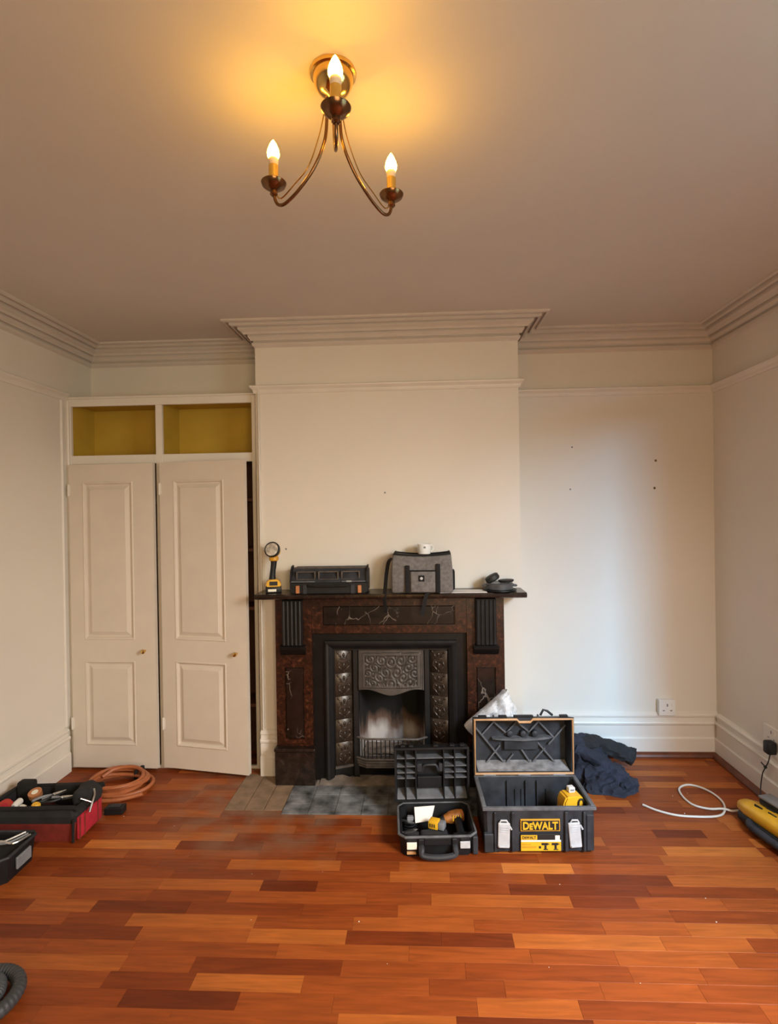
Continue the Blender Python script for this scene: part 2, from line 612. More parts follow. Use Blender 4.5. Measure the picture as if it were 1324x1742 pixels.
def holed_slab(bm, x0, x1, z0, z1, holes, yf, yb, recess):
    """slab with rectangular recesses in its front face (front is -y); holes: (hx0,hx1,hz0,hz1)"""
    xs = sorted({x0, x1} | {h[0] for h in holes} | {h[1] for h in holes})
    zs = sorted({z0, z1} | {h[2] for h in holes} | {h[3] for h in holes})
    inside = lambda x, z: any(h[0] < x < h[1] and h[2] < z < h[3] for h in holes)
    cache = {}

    def V(x, y, z):
        k = (round(x, 5), round(y, 5), round(z, 5))
        if k not in cache:
            cache[k] = bm.verts.new((x, y, z))
        return cache[k]
    yr = yf + recess
    for i in range(len(xs)-1):
        for j in range(len(zs)-1):
            a, b, c, d = xs[i], xs[i+1], zs[j], zs[j+1]
            y = yr if inside((a+b)/2, (c+d)/2) else yf
            bm.faces.new((V(a, y, c), V(b, y, c), V(b, y, d), V(a, y, d)))
    for h in holes:
        hx = [x for x in xs if h[0] <= x <= h[1]]
        hz = [z for z in zs if h[2] <= z <= h[3]]
        for a, b in zip(hx, hx[1:]):
            for z in (h[2], h[3]):
                bm.faces.new((V(a, yf, z), V(b, yf, z), V(b, yr, z), V(a, yr, z)))
        for a, b in zip(hz, hz[1:]):
            for x in (h[0], h[1]):
                bm.faces.new((V(x, yf, a), V(x, yf, b), V(x, yr, b), V(x, yr, a)))
    # sides and back
    for a, b in zip(xs, xs[1:]):
        for z in (z0, z1):
            bm.faces.new((V(a, yf, z), V(b, yf, z), V(b, yb, z), V(a, yb, z)))
    for a, b in zip(zs, zs[1:]):
        for x in (x0, x1):
            bm.faces.new((V(x, yf, a), V(x, yf, b), V(x, yb, b), V(x, yb, a)))
    bm.faces.new((V(x0, yb, z0), V(x0, yb, z1), V(x1, yb, z1), V(x1, yb, z0)))
    bmesh.ops.recalc_face_normals(bm, faces=bm.faces[:])


def text_mesh(body, size, depth, small=(), offset=0.0):
    cu = bpy.data.curves.new('lettering', 'FONT')
    cu.body = body
    cu.size = size
    cu.extrude = depth
    cu.offset = offset
    cu.align_x = 'CENTER'
    cu.align_y = 'CENTER'
    cu.small_caps_scale = 0.8
    cu.resolution_u = 3
    for i in small:
        cu.body_format[i].use_small_caps = True
    o = bpy.data.objects.new('lettering_tmp', cu)
    COL.objects.link(o)
    dg = bpy.context.evaluated_depsgraph_get()
    me = bpy.data.meshes.new_from_object(o.evaluated_get(dg))
    bpy.data.objects.remove(o)
    bpy.data.curves.remove(cu)
    return me


def text_obj(name, body, w, h, depth, material, parent, loc, rot=(PI/2, 0, 0), small=(), offset=0.0):
    me = text_mesh(body, h*1.38, depth, small, offset)
    xs = [v.co.x for v in me.vertices]
    ys = [v.co.y for v in me.vertices]
    mx, my = (min(xs)+max(xs))/2, (min(ys)+max(ys))/2
    kx, ky = w/(max(xs)-min(xs)), h/(max(ys)-min(ys))
    for v in me.vertices:
        v.co.x = (v.co.x-mx)*kx
        v.co.y = (v.co.y-my)*ky
    me.materials.clear()
    me.materials.append(material)
    o = bpy.data.objects.new(name, me)
    COL.objects.link(o)
    o.parent = parent
    o.location = loc
    o.rotation_euler = rot
    return o


def crumple(bm, amp, sc, seed=0.0, keep=None):
    for v in bm.verts:
        d = noise.noise_vector(v.co*sc + Vector((seed, seed*1.7, -seed)))
        if keep is None or keep(v.co):
            v.co += d*amp


# ------------------------------------------------------------------ room dimensions
XL, XR = -2.110, 1.7825
YB, YBL, YC = 3.470, 3.515, 3.183            # right alcove, left alcove, chimney breast
BL, BR = -0.938, 0.565
H = 2.5826
YR = -1.20

# ------------------------------------------------------------------ walls, ceiling
bm = BM()
add_box(bm, XL-0.15, XL, YR-0.15, YBL+0.15, -0.05, H+0.05)
struct('wall_left', bm, WALL)
bm = BM()
add_box(bm, XL, BL+0.05, YBL, YBL+0.15, -0.05, H+0.05)
struct('wall_back_left', bm, WALL)
bm = BM()
add_box(bm, BR-0.05, XR, YB, YB+0.15, -0.05, H+0.05)
wb = struct('wall_back_right', bm, WALL)
# chimney breast with its fireplace opening
FX = -0.183                                     # fireplace centre line
bm = BM()
add_box(bm, BL, FX-0.41, YC, YBL, -0.05, H)
add_box(bm, FX+0.41, BR, YC, YBL, -0.05, H)
add_box(bm, FX-0.41, FX+0.41, YC, YBL, 0.82, H)
add_box(bm, FX-0.41, FX+0.41, YC+0.28, YBL, -0.05, 0.82)
wc = struct('wall_chimney', bm, WALL)
# right wall with a window opening nearer the camera
W1Y0, W1Y1, W1Z0, W1Z1 = -0.62, 1.0, 0.75, 2.33
bm = BM()
T = 0.16
add_box(bm, XR, XR+T, W1Y1, YB+0.15, -0.05, H+0.05)
add_box(bm, XR, XR+T, YR-0.15, W1Y0, -0.05, H+0.05)
add_box(bm, XR, XR+T, W1Y0, W1Y1, -0.05, W1Z0)
add_box(bm, XR, XR+T, W1Y0, W1Y1, W1Z1, H+0.05)
wr = struct('wall_right', bm, WALL)
# rear wall with a window opening added for the fill lamp
bm = BM()
W2X0, W2X1, W2Z0, W2Z1 = -0.15, 1.3, 0.75, 2.2
add_box(bm, XL, W2X0, YR-0.12, YR, -0.05, H+0.05)
add_box(bm, W2X1, XR, YR-0.12, YR, -0.05, H+0.05)
add_box(bm, W2X0, W2X1, YR-0.12, YR, -0.05, W2Z0)
add_box(bm, W2X0, W2X1, YR-0.12, YR, W2Z1, H+0.05)
struct('wall_rear', bm, WALL)
bm = BM()
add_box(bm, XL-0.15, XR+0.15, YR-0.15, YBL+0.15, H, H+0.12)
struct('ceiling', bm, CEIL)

# windows: beside the camera, and one added behind it for the fill lamp
w1 = thing('window_1', 'white sash window in the right wall beside the camera', 'window', (XR+0.10, (W1Y0+W1Y1)/2, W1Z0))
del w1['label'], w1['category']
w1['kind'] = 'structure'
hy = (W1Y1-W1Y0)/2
hz = W1Z1-W1Z0
bm = BM()
for a, b in ((-hy, -hy+0.04), (hy-0.04, hy)):
    add_box(bm, 0, 0.05, a, b, 0, hz)
for a, b in ((0, 0.05), (hz/2-0.02, hz/2+0.02), (hz-0.05, hz)):
    add_box(bm, 0, 0.05, -hy+0.04, hy-0.04, a, b)
obj('window_frame', bm, TRIM, w1)
bm = BM()
add_box(bm, 0.022, 0.026, -hy+0.04, hy-0.04, 0.05, hz/2-0.02)
add_box(bm, 0.022, 0.026, -hy+0.04, hy-0.04, hz/2+0.02, hz-0.05)
obj('pane', bm, GLASS, w1)
w2 = bpy.data.objects.new('fill_window', None)
COL.objects.link(w2)
w2.location = ((W2X0+W2X1)/2, YR-0.09, W2Z0)
w2['kind'] = 'structure'
hx = (W2X1-W2X0)/2
hz = W2Z1-W2Z0
bm = BM()
for a, b in ((-hx, -hx+0.05), (-0.025, 0.025), (hx-0.05, hx)):
    add_box(bm, a, b, 0, 0.05, 0, hz)
for lo, hi in ((-hx+0.05, -0.025), (0.025, hx-0.05)):
    for a, b in ((0, 0.05), (hz-0.05, hz)):
        add_box(bm, lo, hi, 0, 0.05, a, b)
obj('window_frame', bm, TRIM, w2)
for lo, hi in ((-hx+0.05, -0.025), (0.025, hx-0.05)):
    bm = BM()
    add_box(bm, lo, hi, 0.022, 0.026, 0.05, hz-0.05)
    obj('pane', bm, GLASS, w2)

# cornice
CORN = [(0, H), (0.148, H), (0.148, H-0.010), (0.134, H-0.014), (0.132, H-0.001), (0.114, H-0.001), (0.112, H-0.022), (0.098, H-0.027),
        (0.096, H-0.008), (0.078, H-0.008), (0.076, H-0.036), (0.058, H-0.046), (0.050, H-0.058), (0.048, H-0.036), (0.034, H-0.036),
        (0.032, H-0.066), (0.022, H-0.078), (0.020, H-0.086), (0.018, H-0.074), (0.008, H-0.074), (0.008, H-0.092), (0.014, H-0.096),
        (0.012, H-0.110), (0.004, H-0.118), (0, H-0.122)]
bm = BM()
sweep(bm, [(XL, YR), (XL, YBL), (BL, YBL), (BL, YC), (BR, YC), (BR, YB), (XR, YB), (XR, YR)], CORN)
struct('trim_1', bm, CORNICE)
# picture rail
RAIL = [(0, 2.196), (0.008, 2.196), (0.012, 2.206), (0.014, 2.216), (0.020, 2.222), (0.028, 2.230), (0.030, 2.238), (0.024, 2.242), (0, 2.244)]
bm = BM()
sweep(bm, [(XL, YR), (XL, 3.243)], RAIL)
struct('trim_2', bm, TRIM)
bm = BM()
sweep(bm, [(BL, YC+0.05), (BL, YC), (BR, YC), (BR, YB), (XR, YB), (XR, YR)], RAIL)
struct('trim_3', bm, TRIM)
# baseboards
SKIRT = [(0, 0), (0.030, 0), (0.030, 0.108), (0.026, 0.114), (0.020, 0.116), (0.020, 0.186), (0.028, 0.192), (0.030, 0.202),
         (0.026, 0.210), (0.016, 0.214), (0.016, 0.232), (0.022, 0.238), (0.022, 0.248), (0.012, 0.256), (0, 0.262)]
bm = BM()
sweep(bm, [(XL, YR), (XL, 3.20)], SKIRT)
struct('baseboard_left', bm, TRIM)
bm = BM()
sweep(bm, [(BL+0.003, YC), (-0.835, YC)], SKIRT)
struct('baseboard_chimney_left', bm, TRIM)
bm = BM()
sweep(bm, [(0.470, YC), (BR, YC), (BR, YB), (XR, YB)], SKIRT)
struct('baseboard_back', bm, TRIM)
bm = BM()
sweep(bm, [(XR, YB-0.0301), (XR, YR)], SKIRT)
struct('baseboard_right', bm, TRIM)
BEAD = [(0.030, 0.0), (0.056, 0.0), (0.056, 0.008), (0.050, 0.020), (0.040, 0.028), (0.030, 0.030)]
bm = BM()
sweep(bm, [(0.62, YB), (XR, YB), (XR, YR)], BEAD)
struct('trim_4', bm, STAIN)

# screw holes in the walls
for i, (hxw, hzw, par, y) in enumerate([(0.923, 1.627, wb, YB), (1.438, 1.793, wb, YB), (1.429, 1.626, wb, YB), (0.937, 1.885, wb, YB), (-0.199, 1.615, wc, YC), (-0.775, 1.300, wc, YC)]):
    bm = BM()
    r_ = 0.008 if i in (1, 2) else 0.0055
    lathe(bm, [(r_, 0), (r_*0.8, 0.002), (r_*0.3, 0.0025), (r_*0.3, 0.004)], (hxw, y, hzw), 8, Matrix.Rotation(PI/2, 3, 'X'))
    obj('wall_plug', bm, OLDBRASS if i in (1, 2) else GREYP, par)

# ------------------------------------------------------------------ floor: subfloor, strips, bare boards
bm = BM()
add_box(bm, XL, XR, YR, YBL, -0.06, -0.0125)
floor = struct('floor', bm, SUBFLOOR)
HX0, HX1, HY0 = FX-0.535, FX+0.535, 2.755       # hearth
strips = []
SW = 0.0665
yy = YR
while yy < YB+0.04:
    x = XL - random.random()*0.3
    while x < XR:
        L = random.choice([0.24, 0.30, 0.34, 0.38, 0.42, 0.46, 0.52])*random.uniform(0.94, 1.06)
        strips.append((x, min(x+L, XR), yy, yy+SW))
        x += L
    yy += SW


def clip(s, hole):
    x0, x1, y0, y1 = s
    a, b, c, d = hole
    if x1 <= a or x0 >= b or y1 <= c or y0 >= d:
        return [s]
    out = []
    if x0 < a:
        out.append((x0, a, y0, y1))
    if x1 > b:
        out.append((b, x1, y0, y1))
    ia, ib = max(x0, a), min(x1, b)
    if y0 < c:
        out.append((ia, ib, y0, c))
    if y1 > d:
        out.append((ia, ib, d, y1))
    return out


holes = [(HX0, HX1, HY0, 3.6), (-1.02, HX0, 2.79, YC-0.001), (BL, FX-0.40, YC, 3.6), (FX+0.40, BR, YC, 3.6), (BR-0.05, XR, YB, 3.6)]
final = []
for s in strips:
    ps = [(max(s[0], XL), s[1], s[2], min(s[3], YBL))]
    for h_ in holes:
        ps = [q for p in ps for q in clip(p, h_)]
    final += [p for p in ps if p[1]-p[0] > 0.006 and p[3]-p[2] > 0.004]


def seen(p):
    yc_ = max((p[2]+p[3])/2, 0.3)
    xc = (p[0]+p[1])/2
    inview = yc_ > 1.58 and abs(xc + 0.046*yc_) < 0.74*yc_ + 0.15
    return (p[1]-p[0])*(p[3]-p[2])/yc_**3 if inview else 0


final.sort(key=seen, reverse=True)


def plank_into(bm, p, lay):
    x0, x1, y0, y1 = p
    g = 0.00025
    dz = random.uniform(-0.0002, 0.0002)
    t = min(1, max(0, random.gauss(0.50, 0.20)))
    if random.random() < 0.10:
        t = random.uniform(0.05, 0.22)
    rnd = random.random()
    loops = []
    for ins, z in ((g, -0.012), (g, dz-0.0004), (g+0.0005, dz)):
        loops.append([bm.verts.new(c) for c in ((x0+ins, y0+ins, z), (x1-ins, y0+ins, z), (x1-ins, y1-ins, z), (x0+ins, y1-ins, z))])
    fs = []
    for i in range(2):
        for k in range(4):
            fs.append(bm.faces.new((loops[i][k], loops[i][(k+1) % 4], loops[i+1][(k+1) % 4], loops[i+1][k])))
    fs.append(bm.faces.new(loops[2]))
    for v in [v for l in loops for v in l]:
        v[lay] = (t, rnd, random.random()*0.0 + rnd*0.5, 1.0)


for p in final[:300]:
    bm = BM()
    lay = bm.verts.layers.float_color.new('tone')
    plank_into(bm, p, lay)
    obj('plank', bm, FLOORWOOD, floor)
bm = BM()
lay = bm.verts.layers.float_color.new('tone')
for p in final[300:]:
    plank_into(bm, p, lay)
obj('planks', bm, FLOORWOOD, floor, kind='stuff')
# dusty bare boards left of the hearth
bx = -1.02
for w in (0.105, 0.10, 0.097):
    bm = BM()
    add_box(bm, bx+0.001, min(bx+w-0.002, HX0-0.001), 2.791, YC-0.002, -0.0124, 0.0005+random.uniform(0, 0.0012), 0.0012)
    obj('bare_board', bm, DUSTWOOD, floor)
    bx += w

# ------------------------------------------------------------------ fireplace
fp = thing('fireplace', 'red-brown marble fireplace with black cast-iron tiled insert on the chimney breast', 'fireplace', (FX, YC, 0))
YF = -0.103
for s in (-1, 1):
    x0, x1 = sorted((s*0.430, s*0.634))
    px0, px1 = sorted((s*0.478, s*0.586))
    bm = BM()
    holed_slab(bm, x0, x1, 0.206, 1.026, [(px0, px1, 0.243, 0.645)], YF, -0.001, 0.012)
    j = obj('jamb', bm, RED_MARBLE, fp)
    bm = BM()
    rect_loops(bm, px0+0.005, px1-0.005, 0.248, 0.640, [(0, YF+0.012), (0, YF+0.006), (0.004, YF+0.003)])
    obj('jamb_panel', bm, DARK_MARBLE, j)
    bm = BM()                                                    # fluted corbel
    cx0, cx1 = px0-0.002, px1+0.002
    add_box(bm, cx0, cx1, YF-0.036, YF, 0.772, 1.026, 0.003)
    cb = obj('corbel', bm, SLATE, fp)
    bm = BM()
    wf = (cx1-cx0)/5
    for k in range(5):
        tube(bm, [(cx0+wf*(k+0.5), YF-0.037, 0.778), (cx0+wf*(k+0.5), YF-0.037, 1.020)], wf*0.34, 8)
    obj('fluting', bm, IRON, cb, smooth=True)
    bm = BM()
    prism(bm, [(YF, 0.715), (YF-0.020, 0.725), (YF-0.034, 0.742), (YF-0.038, 0.750), (YF-0.050, 0.754), (YF-0.052, 0.764), (YF-0.044, 0.772), (YF, 0.772)], cx0-0.012, cx1+0.012, 'x')
    obj('corbel_foot', bm, SLATE, cb)
    bm = BM()                                                    # plinth block
    q0, q1 = sorted((s*0.418, s*0.640))
    add_box(bm, q0, q1, -0.136, -0.001, 0, 0.184, 0.003)
    add_box(bm, q0-0.004, q1+0.004, -0.142, -0.001, 0.1845, 0.205, 0.006, 2)
    obj('plinth', bm, SHELF_MARBLE, fp)
bm = BM()
holed_slab(bm, -0.4295, 0.4295, 0.834, 1.026, [(-0.370, 0.368, 0.874, 0.988)], YF+0.004, -0.001, 0.012)
fz = obj('frieze', bm, RED_MARBLE, fp)
bm = BM()
rect_loops(bm, -0.365, 0.363, 0.879, 0.983, [(0, YF+0.016), (0, YF+0.010), (0.004, YF+0.006)])
obj('frieze_panel', bm, DARK_MARBLE, fz)
bm = BM()
prism(bm, [(-0.001, 1.0265), (YF-0.002, 1.0265), (YF-0.012, 1.030), (YF-0.018, 1.038), (-0.001, 1.038)], -0.640, 0.640, 'x')
obj('bed_moulding', bm, SHELF_MARBLE, fp)
bm = BM()
prism(bm, [(-0.001, 1.0385), (-0.196, 1.0385), (-0.204, 1.044), (-0.207, 1.053), (-0.203, 1.061), (-0.194, 1.066), (-0.001, 1.066)], -0.722, 0.742, 'x')
obj('mantel_shelf', bm, SHELF_MARBLE, fp)
# slate slips between marble and iron
bm = BM()
for x0, x1 in ((-0.4295, -0.364), (0.375, 0.4295)):
    add_box(bm, x0, x1, -0.070, -0.001, 0, 0.8335)
add_box(bm, -0.3639, 0.3749, -0.070, -0.001, 0.788, 0.8335)
obj('slip', bm, SLATE, fp)
# insert: outer frame with bevelled inner edge
ins = obj('insert', BM(), IRON, fp)
bm = BM()
IX0, IX1, IZ1 = -0.363, 0.374, 0.787


def frame_piece(bm, pts_out, pts_in, y0, y1):
    """U-shaped frame: list of outer and inner corner points (x, z); sloping face from y0 (outer) to y1 (inner)"""
    n = len(pts_out)
    A = [bm.verts.new((p[0], y0, p[1])) for p in pts_out]
    A2 = [bm.verts.new((p[0], -0.002, p[1])) for p in pts_out]
    m1 = [bm.verts.new((p[0]*0.75+q[0]*0.25, y0-0.008, p[1]*0.75+q[1]*0.25)) for p, q in zip(pts_out, pts_in)]
    m2 = [bm.verts.new((p[0]*0.5+q[0]*0.5, y0-0.004, p[1]*0.5+q[1]*0.5)) for p, q in zip(pts_out, pts_in)]
    B = [bm.verts.new((q[0], y1, q[1])) for q in pts_in]
    B2 = [bm.verts.new((q[0], y1+0.03, q[1])) for q in pts_in]
    for R0, R1 in ((A2, A), (A, m1), (m1, m2), (m2, B), (B, B2)):
        for i in range(n-1):
            bm.faces.new((R0[i], R0[i+1], R1[i+1], R1[i]))


frame_piece(bm, [(IX0, 0.0), (IX0, IZ1), (IX1, IZ1), (IX1, 0.0)], [(-0.318, 0.0), (-0.318, 0.740), (0.329, 0.740), (0.329, 0.0)], -0.088, -0.070)
bmesh.ops.recalc_face_normals(bm, faces=bm.faces[:])
me = ins.data
bm.to_mesh(me)
bm.free()
# uprights between tiles and firebox, header, cheeks
bm = BM()
for x0, x1 in ((-0.212, -0.180), (0.192, 0.224)):
    add_box(bm, x0, x1, -0.040, 0.02, 0.0, 0.7395, 0.004)
add_box(bm, -0.318, 0.329, -0.052, 0.02, 0.728, 0.7395)
obj('inner_frame', bm, IRON, ins)


def cheek(side):
    """splayed tile cheek with five tiles; side -1 left, +1 right"""
    xo = -0.316 if side < 0 else 0.327
    xi = -0.212 if side < 0 else 0.224
    yo, yi = -0.064, -0.020
    bm = BM()
    for v in ((xo, yo), ):
        pass
    pl = [(xo, yo+0.006), (xi, yi+0.006), (xi, 0.03), (xo, 0.03)]
    prism(bm, pl, 0.0, 0.728, 'z')
    ck = obj('cheek', bm, IRON, fp)
    ang = math.atan2(yi-yo, xi-xo) if side < 0 else math.atan2(yo-yi, xo-xi)
    L = math.hypot(xi-xo, yi-yo)
    cx, cy = (xo+xi)/2, (yo+yi)/2 + 0.006
    return ck, cx, cy, ang, L


def tile_mesh(w, h):
    bm = BM()
    add_box(bm, -w/2, w/2, -0.006, 0, 0.0, h, 0.0015)
    y = -0.006

    def leaf(x, z, rx, rz, rot, ry=0.006):
        for s in ((-1, 1) if abs(x) > 1e-6 or rot else (1,)):
            ellipsoid(bm, (x*s, y, z), (rx, ry, rz), 8, 5, Matrix.Rotation(rot*s, 3, 'Y'))
    leaf(0, h*0.30, 0.011, 0.019, 0)
    leaf(0.020, h*0.20, 0.007, 0.022, 0.75)
    leaf(0.031, h*0.40, 0.006, 0.018, -0.35)
    leaf(0.018, h*0.47, 0.005, 0.015, 0.9)
    leaf(0, h*0.62, 0.026, 0.0050, 0, 0.008)
    leaf(0.022, h*0.75, 0.006, 0.014, 0.6)
    leaf(0, h*0.78, 0.008, 0.014, 0)
    leaf(0.036, h*0.90, 0.006, 0.010, 0.4)
    leaf(0, h*0.06, 0.005, 0.010, 0)
    me = bpy.data.meshes.new('tile')
    bm.to_mesh(me)
    bm.free()
    me.materials.append(TILEG)
    for p in me.polygons:
        p.use_smooth = True
    me.set_sharp_from_angle(angle=math.radians(50))
    return me


TW, TH = 0.104, 0.1285
tm = tile_mesh(TW, TH)
for side in (-1, 1):
    ck, cx, cy, ang, L = cheek(side)
    for k in range(5):
        o = bpy.data.objects.new('tile', tm)
        COL.objects.link(o)
        o.parent = ck
        o.location = (cx, cy-0.001, 0.078 + k*0.1300)
        o.rotation_euler = (0, 0, ang)
    bm = BM()                                                    # dusty ledge under the tiles
    mt_ = Matrix.Rotation(ang, 3, 'Z')
    add_box(bm, cx-L/2, cx+L/2, cy-0.010, cy, 0.060, 0.073, rot=mt_, pivot=(cx, cy, 0.066))
    obj('ledge', bm, GRATEM, ck)
# hood: scrolled relief panel with a wavy lower lip
bm = BM()
nx, nz = 110, 66
hx0, hx1, hzt = -0.178, 0.190, 0.727
SCROLLS = [(0.0, 0.30), (0.0, 0.78), (0.30, 0.26), (0.36, 0.66), (0.64, 0.24), (0.72, 0.60), (0.18, 0.52), (0.52, 0.45), (0.56, 0.82), (0.80, 0.84)]
grid = []
for i in range(nx+1):
    u = i/nx
    x = hx0 + (hx1-hx0)*u
    zb = 0.500 - 0.026*math.exp(-((u-0.5)/0.20)**2) + 0.006*math.exp(-((abs(u-0.5)-0.36)/0.12)**2)
    col_ = []
    for j in range(nz+1):
        t = j/nz
        z = hzt + (zb-hzt)*t
        dy = 0.0
        e = min(u, 1-u)*(hx1-hx0)
        ez = t*(hzt-zb)
        ez2 = (z-0.520) if t > 0.5 else 1
        if e > 0.034 and ez > 0.034 and ez2 > 0.006:
            a_ = abs(u-0.5)*2
            best = min(SCROLLS, key=lambda c: ((a_-c[0])*0.184)**2 + ((t-c[1])*0.225)**2)
            px, pz = (a_-best[0])*0.184, (t-best[1])*0.225
            dy = 0.0026*math.sin(2*PI*math.hypot(px, pz)/0.019 + math.atan2(pz, px)) - 0.001
        elif e > 0.022 and ez > 0.022 and ez2 > -0.004:
            dy = 0.004
        elif e < 0.005:
            dy = 0.004
        bow_ = -0.016*math.sin(PI*u)*t - 0.010*t
        col_.append(bm.verts.new((x, -0.034+bow_-dy, z)))
    grid.append(col_)
for i in range(nx):
    for j in range(nz):
        bm.faces.new((grid[i][j], grid[i+1][j], grid[i+1][j+1], grid[i][j+1]))
bmesh.ops.recalc_face_normals(bm, faces=bm.faces[:])
ho = obj('hood', bm, HOODM, fp, smooth=True)
so = ho.modifiers.new('thick', 'SOLIDIFY')
so.thickness = 0.006
so.offset = 1
# firebox: splayed sides, leaning back, floor
bm = BM()
pl = [(-0.186, 0.0), (-0.150, 0.215), (0.160, 0.215), (0.196, 0.0)]
lo = [bm.verts.new((p[0], p[1], 0.10)) for p in pl]
md = [bm.verts.new((p[0], p[1], 0.40)) for p in pl]
hi = [bm.verts.new((p[0], p[1]*(0.55 if i in (1, 2) else 1), 0.74)) for i, p in enumerate(pl)]
for A, B in ((lo, md), (md, hi)):
    for i in range(3):
        bm.faces.new((A[i], A[i+1], B[i+1], B[i]))
bm.faces.new(lo)
bm.faces.new(hi[::-1])
fb = obj('firebox', bm, SOOT, fp)
bm = BM()
bmesh.ops.create_grid(bm, x_segments=26, y_segments=10, size=1)
for v in bm.verts:
    x = 0.005 + v.co.x*0.165
    y = 0.09 + v.co.y*0.085
    v.co = Vector((x, y, 0.118 + 0.022*noise.noise(Vector((x*18, y*18, 2.0))) + 0.012*noise.noise(Vector((x*60, y*60, 5.0)))))
obj('ash_bed', bm, ASH, fp, smooth=True)
# grate
gp = [(-0.206, -0.026), (-0.140, -0.070), (0.152, -0.070), (0.218, -0.026)]


def bow(off, z):
    c = (0.006, 0.05)
    return [(p[0], p[1]-off, z) for p in gp]


bm = BM()
tube(bm, bow(0, 0.232), 0.0065, 8)
tube(bm, bow(0.002, 0.118), 0.0060, 8)
gr = obj('grate', bm, GRATEM, fp, smooth=True)
segs = [(gp[0], gp[1], 4), (gp[1], gp[2], 12), (gp[2], gp[3], 4)]
for a, b, n in segs:
    for k in range(n):
        t = (k+0.5)/n
        x, y = a[0]+(b[0]-a[0])*t, a[1]+(b[1]-a[1])*t
        bm = BM()
        tube(bm, [(x, y, 0.116), (x, y, 0.230)], 0.0036, 6)
        obj('bar', bm, IRON, gr, smooth=True)
bm = BM()
for z0, z1, o_ in ((0.098, 0.108, 0.006), (0.084, 0.094, 0.004), (0.070, 0.080, 0.0)):
    prism(bm, [(p[0], p[1]-o_) for p in gp] + [(0.19, 0.0), (-0.18, 0.0)], z0, z1, 'z')
prism(bm, [(p[0]*0.98, p[1]+0.004) for p in gp] + [(0.19, 0.0), (-0.18, 0.0)], 0.07, 0.104, 'z')
obj('grate_apron', bm, GRATEM, fp)
bm = BM()
add_box(bm, -0.18, 0.19, -0.004, 0.018, 0.0, 0.071)
obj('ash_pit_back', bm, SLATE, fp)
# hearth slab, tiles, ash line
bm = BM()
add_box(bm, HX0-FX, HX1-FX, HY0-YC, -0.14, -0.0124, -0.001)
add_box(bm, -0.417, 0.417, -0.1399, 0.25, -0.0124, 0.0015)
he = obj('hearth', bm, ASH, fp)
ncol, nrow = 8, 3
dx = (HX1-HX0)/ncol
dy = (3.043-HY0)/nrow
for i in range(ncol):
    for k in range(nrow):
        bm = BM()
        x0 = HX0-FX + i*dx
        y0 = HY0-YC + k*dy
        z1 = 0.004 + random.uniform(-0.0006, 0.0006)
        add_box(bm, x0+0.0012, x0+dx-0.0012, y0+0.0012, y0+dy-0.0012, -0.001, z1, 0.001)
        obj('hearth_tile', bm, HEARTHT, he)
bm = BM()                                                        # drift of ash along the foot of the insert
bmesh.ops.create_grid(bm, x_segments=60, y_segments=8, size=1)
for v in bm.verts:
    x = 0.005 + v.co.x*0.400
    t = (v.co.y+1)/2
    yb_ = -0.055
    y = yb_ - (1-t)*(0.075 + 0.03*noise.noise(Vector((x*9, 0.3, 0))))
    z = 0.0025 + 0.026*t*(0.6+0.5*noise.noise(Vector((x*14, y*10, 1))))
    v.co = Vector((x, y, max(z, 0.0022)))
ad = obj('ash_drift', bm, ASH, fp, smooth=True)

# ------------------------------------------------------------------ cupboard in the left alcove
cp = thing('built_in_cupboard', 'cream built-in cupboard with two open mustard pigeonholes in left alcove', 'cupboard', (XL, 3.246, 0))
CW = 1.160
ZT = 2.206
bm = BM()
yf, yb = 0.0, 0.022
add_box(bm, 0.001, 0.032, yf, yb, 0.0, ZT, 0.002)
add_box(bm, 0.548, 0.588, yf, yb, 0.0, 2.1615, 0.002)
add_box(bm, 1.126, CW, yf, yb, 0.0, ZT, 0.002)
add_box(bm, 0.0321, 1.1259, yf, yb, 2.162, ZT, 0.002)
add_box(bm, 0.0321, 0.5479, yf, yb, 1.815, 1.868, 0.002)
add_box(bm, 0.5881, 1.1259, yf, yb, 1.815, 1.868, 0.002)
add_box(bm, 0.0321, 0.5479, yf+0.004, yb, 0.0, 0.018)
add_box(bm, 0.5881, 1.1259, yf+0.004, yb, 0.0, 0.018)
obj('face_frame', bm, TRIM, cp)
bm = BM()
add_box(bm, 0.0, CW, 0.0, 0.262, ZT+0.0005, ZT+0.014, 0.003)
obj('top_board', bm, TRIM, cp)
for x0, x1 in ((0.028, 0.552), (0.584, 1.130)):                   # pigeonholes
    bm = BM()
    add_box(bm, x0-0.012, x0, 0.0225, 0.262, 1.868, 2.19)
    add_box(bm, x1, x1+0.012, 0.0225, 0.262, 1.868, 2.19)
    add_box(bm, x0, x1, 0.250, 0.262, 1.868, 2.19)
    add_box(bm, x0, x1, 0.0225, 0.250, 1.856, 1.868)
    add_box(bm, x0, x1, 0.0225, 0.250, 2.178, 2.19)
    obj('pigeonhole', bm, YELLOW_WALL, cp)
bm = BM()                                                        # dark interior carcass and shelves
add_box(bm, 0.012, 1.150, 0.252, 0.262, 0.0, 1.85)
add_box(bm, 1.140, 1.150, 0.0225, 0.252, 0.0, 1.85)
add_box(bm, 0.012, 0.022, 0.0225, 0.252, 0.0, 1.85)
obj('carcass', bm, DARKWOOD, cp)
for z in (0.35, 0.93, 1.28, 1.58):
    bm = BM()
    add_box(bm, 0.0225, 1.1395, 0.045, 0.2515, z, z+0.02, 0.002)
    obj('shelf', bm, DARKWOOD, cp)
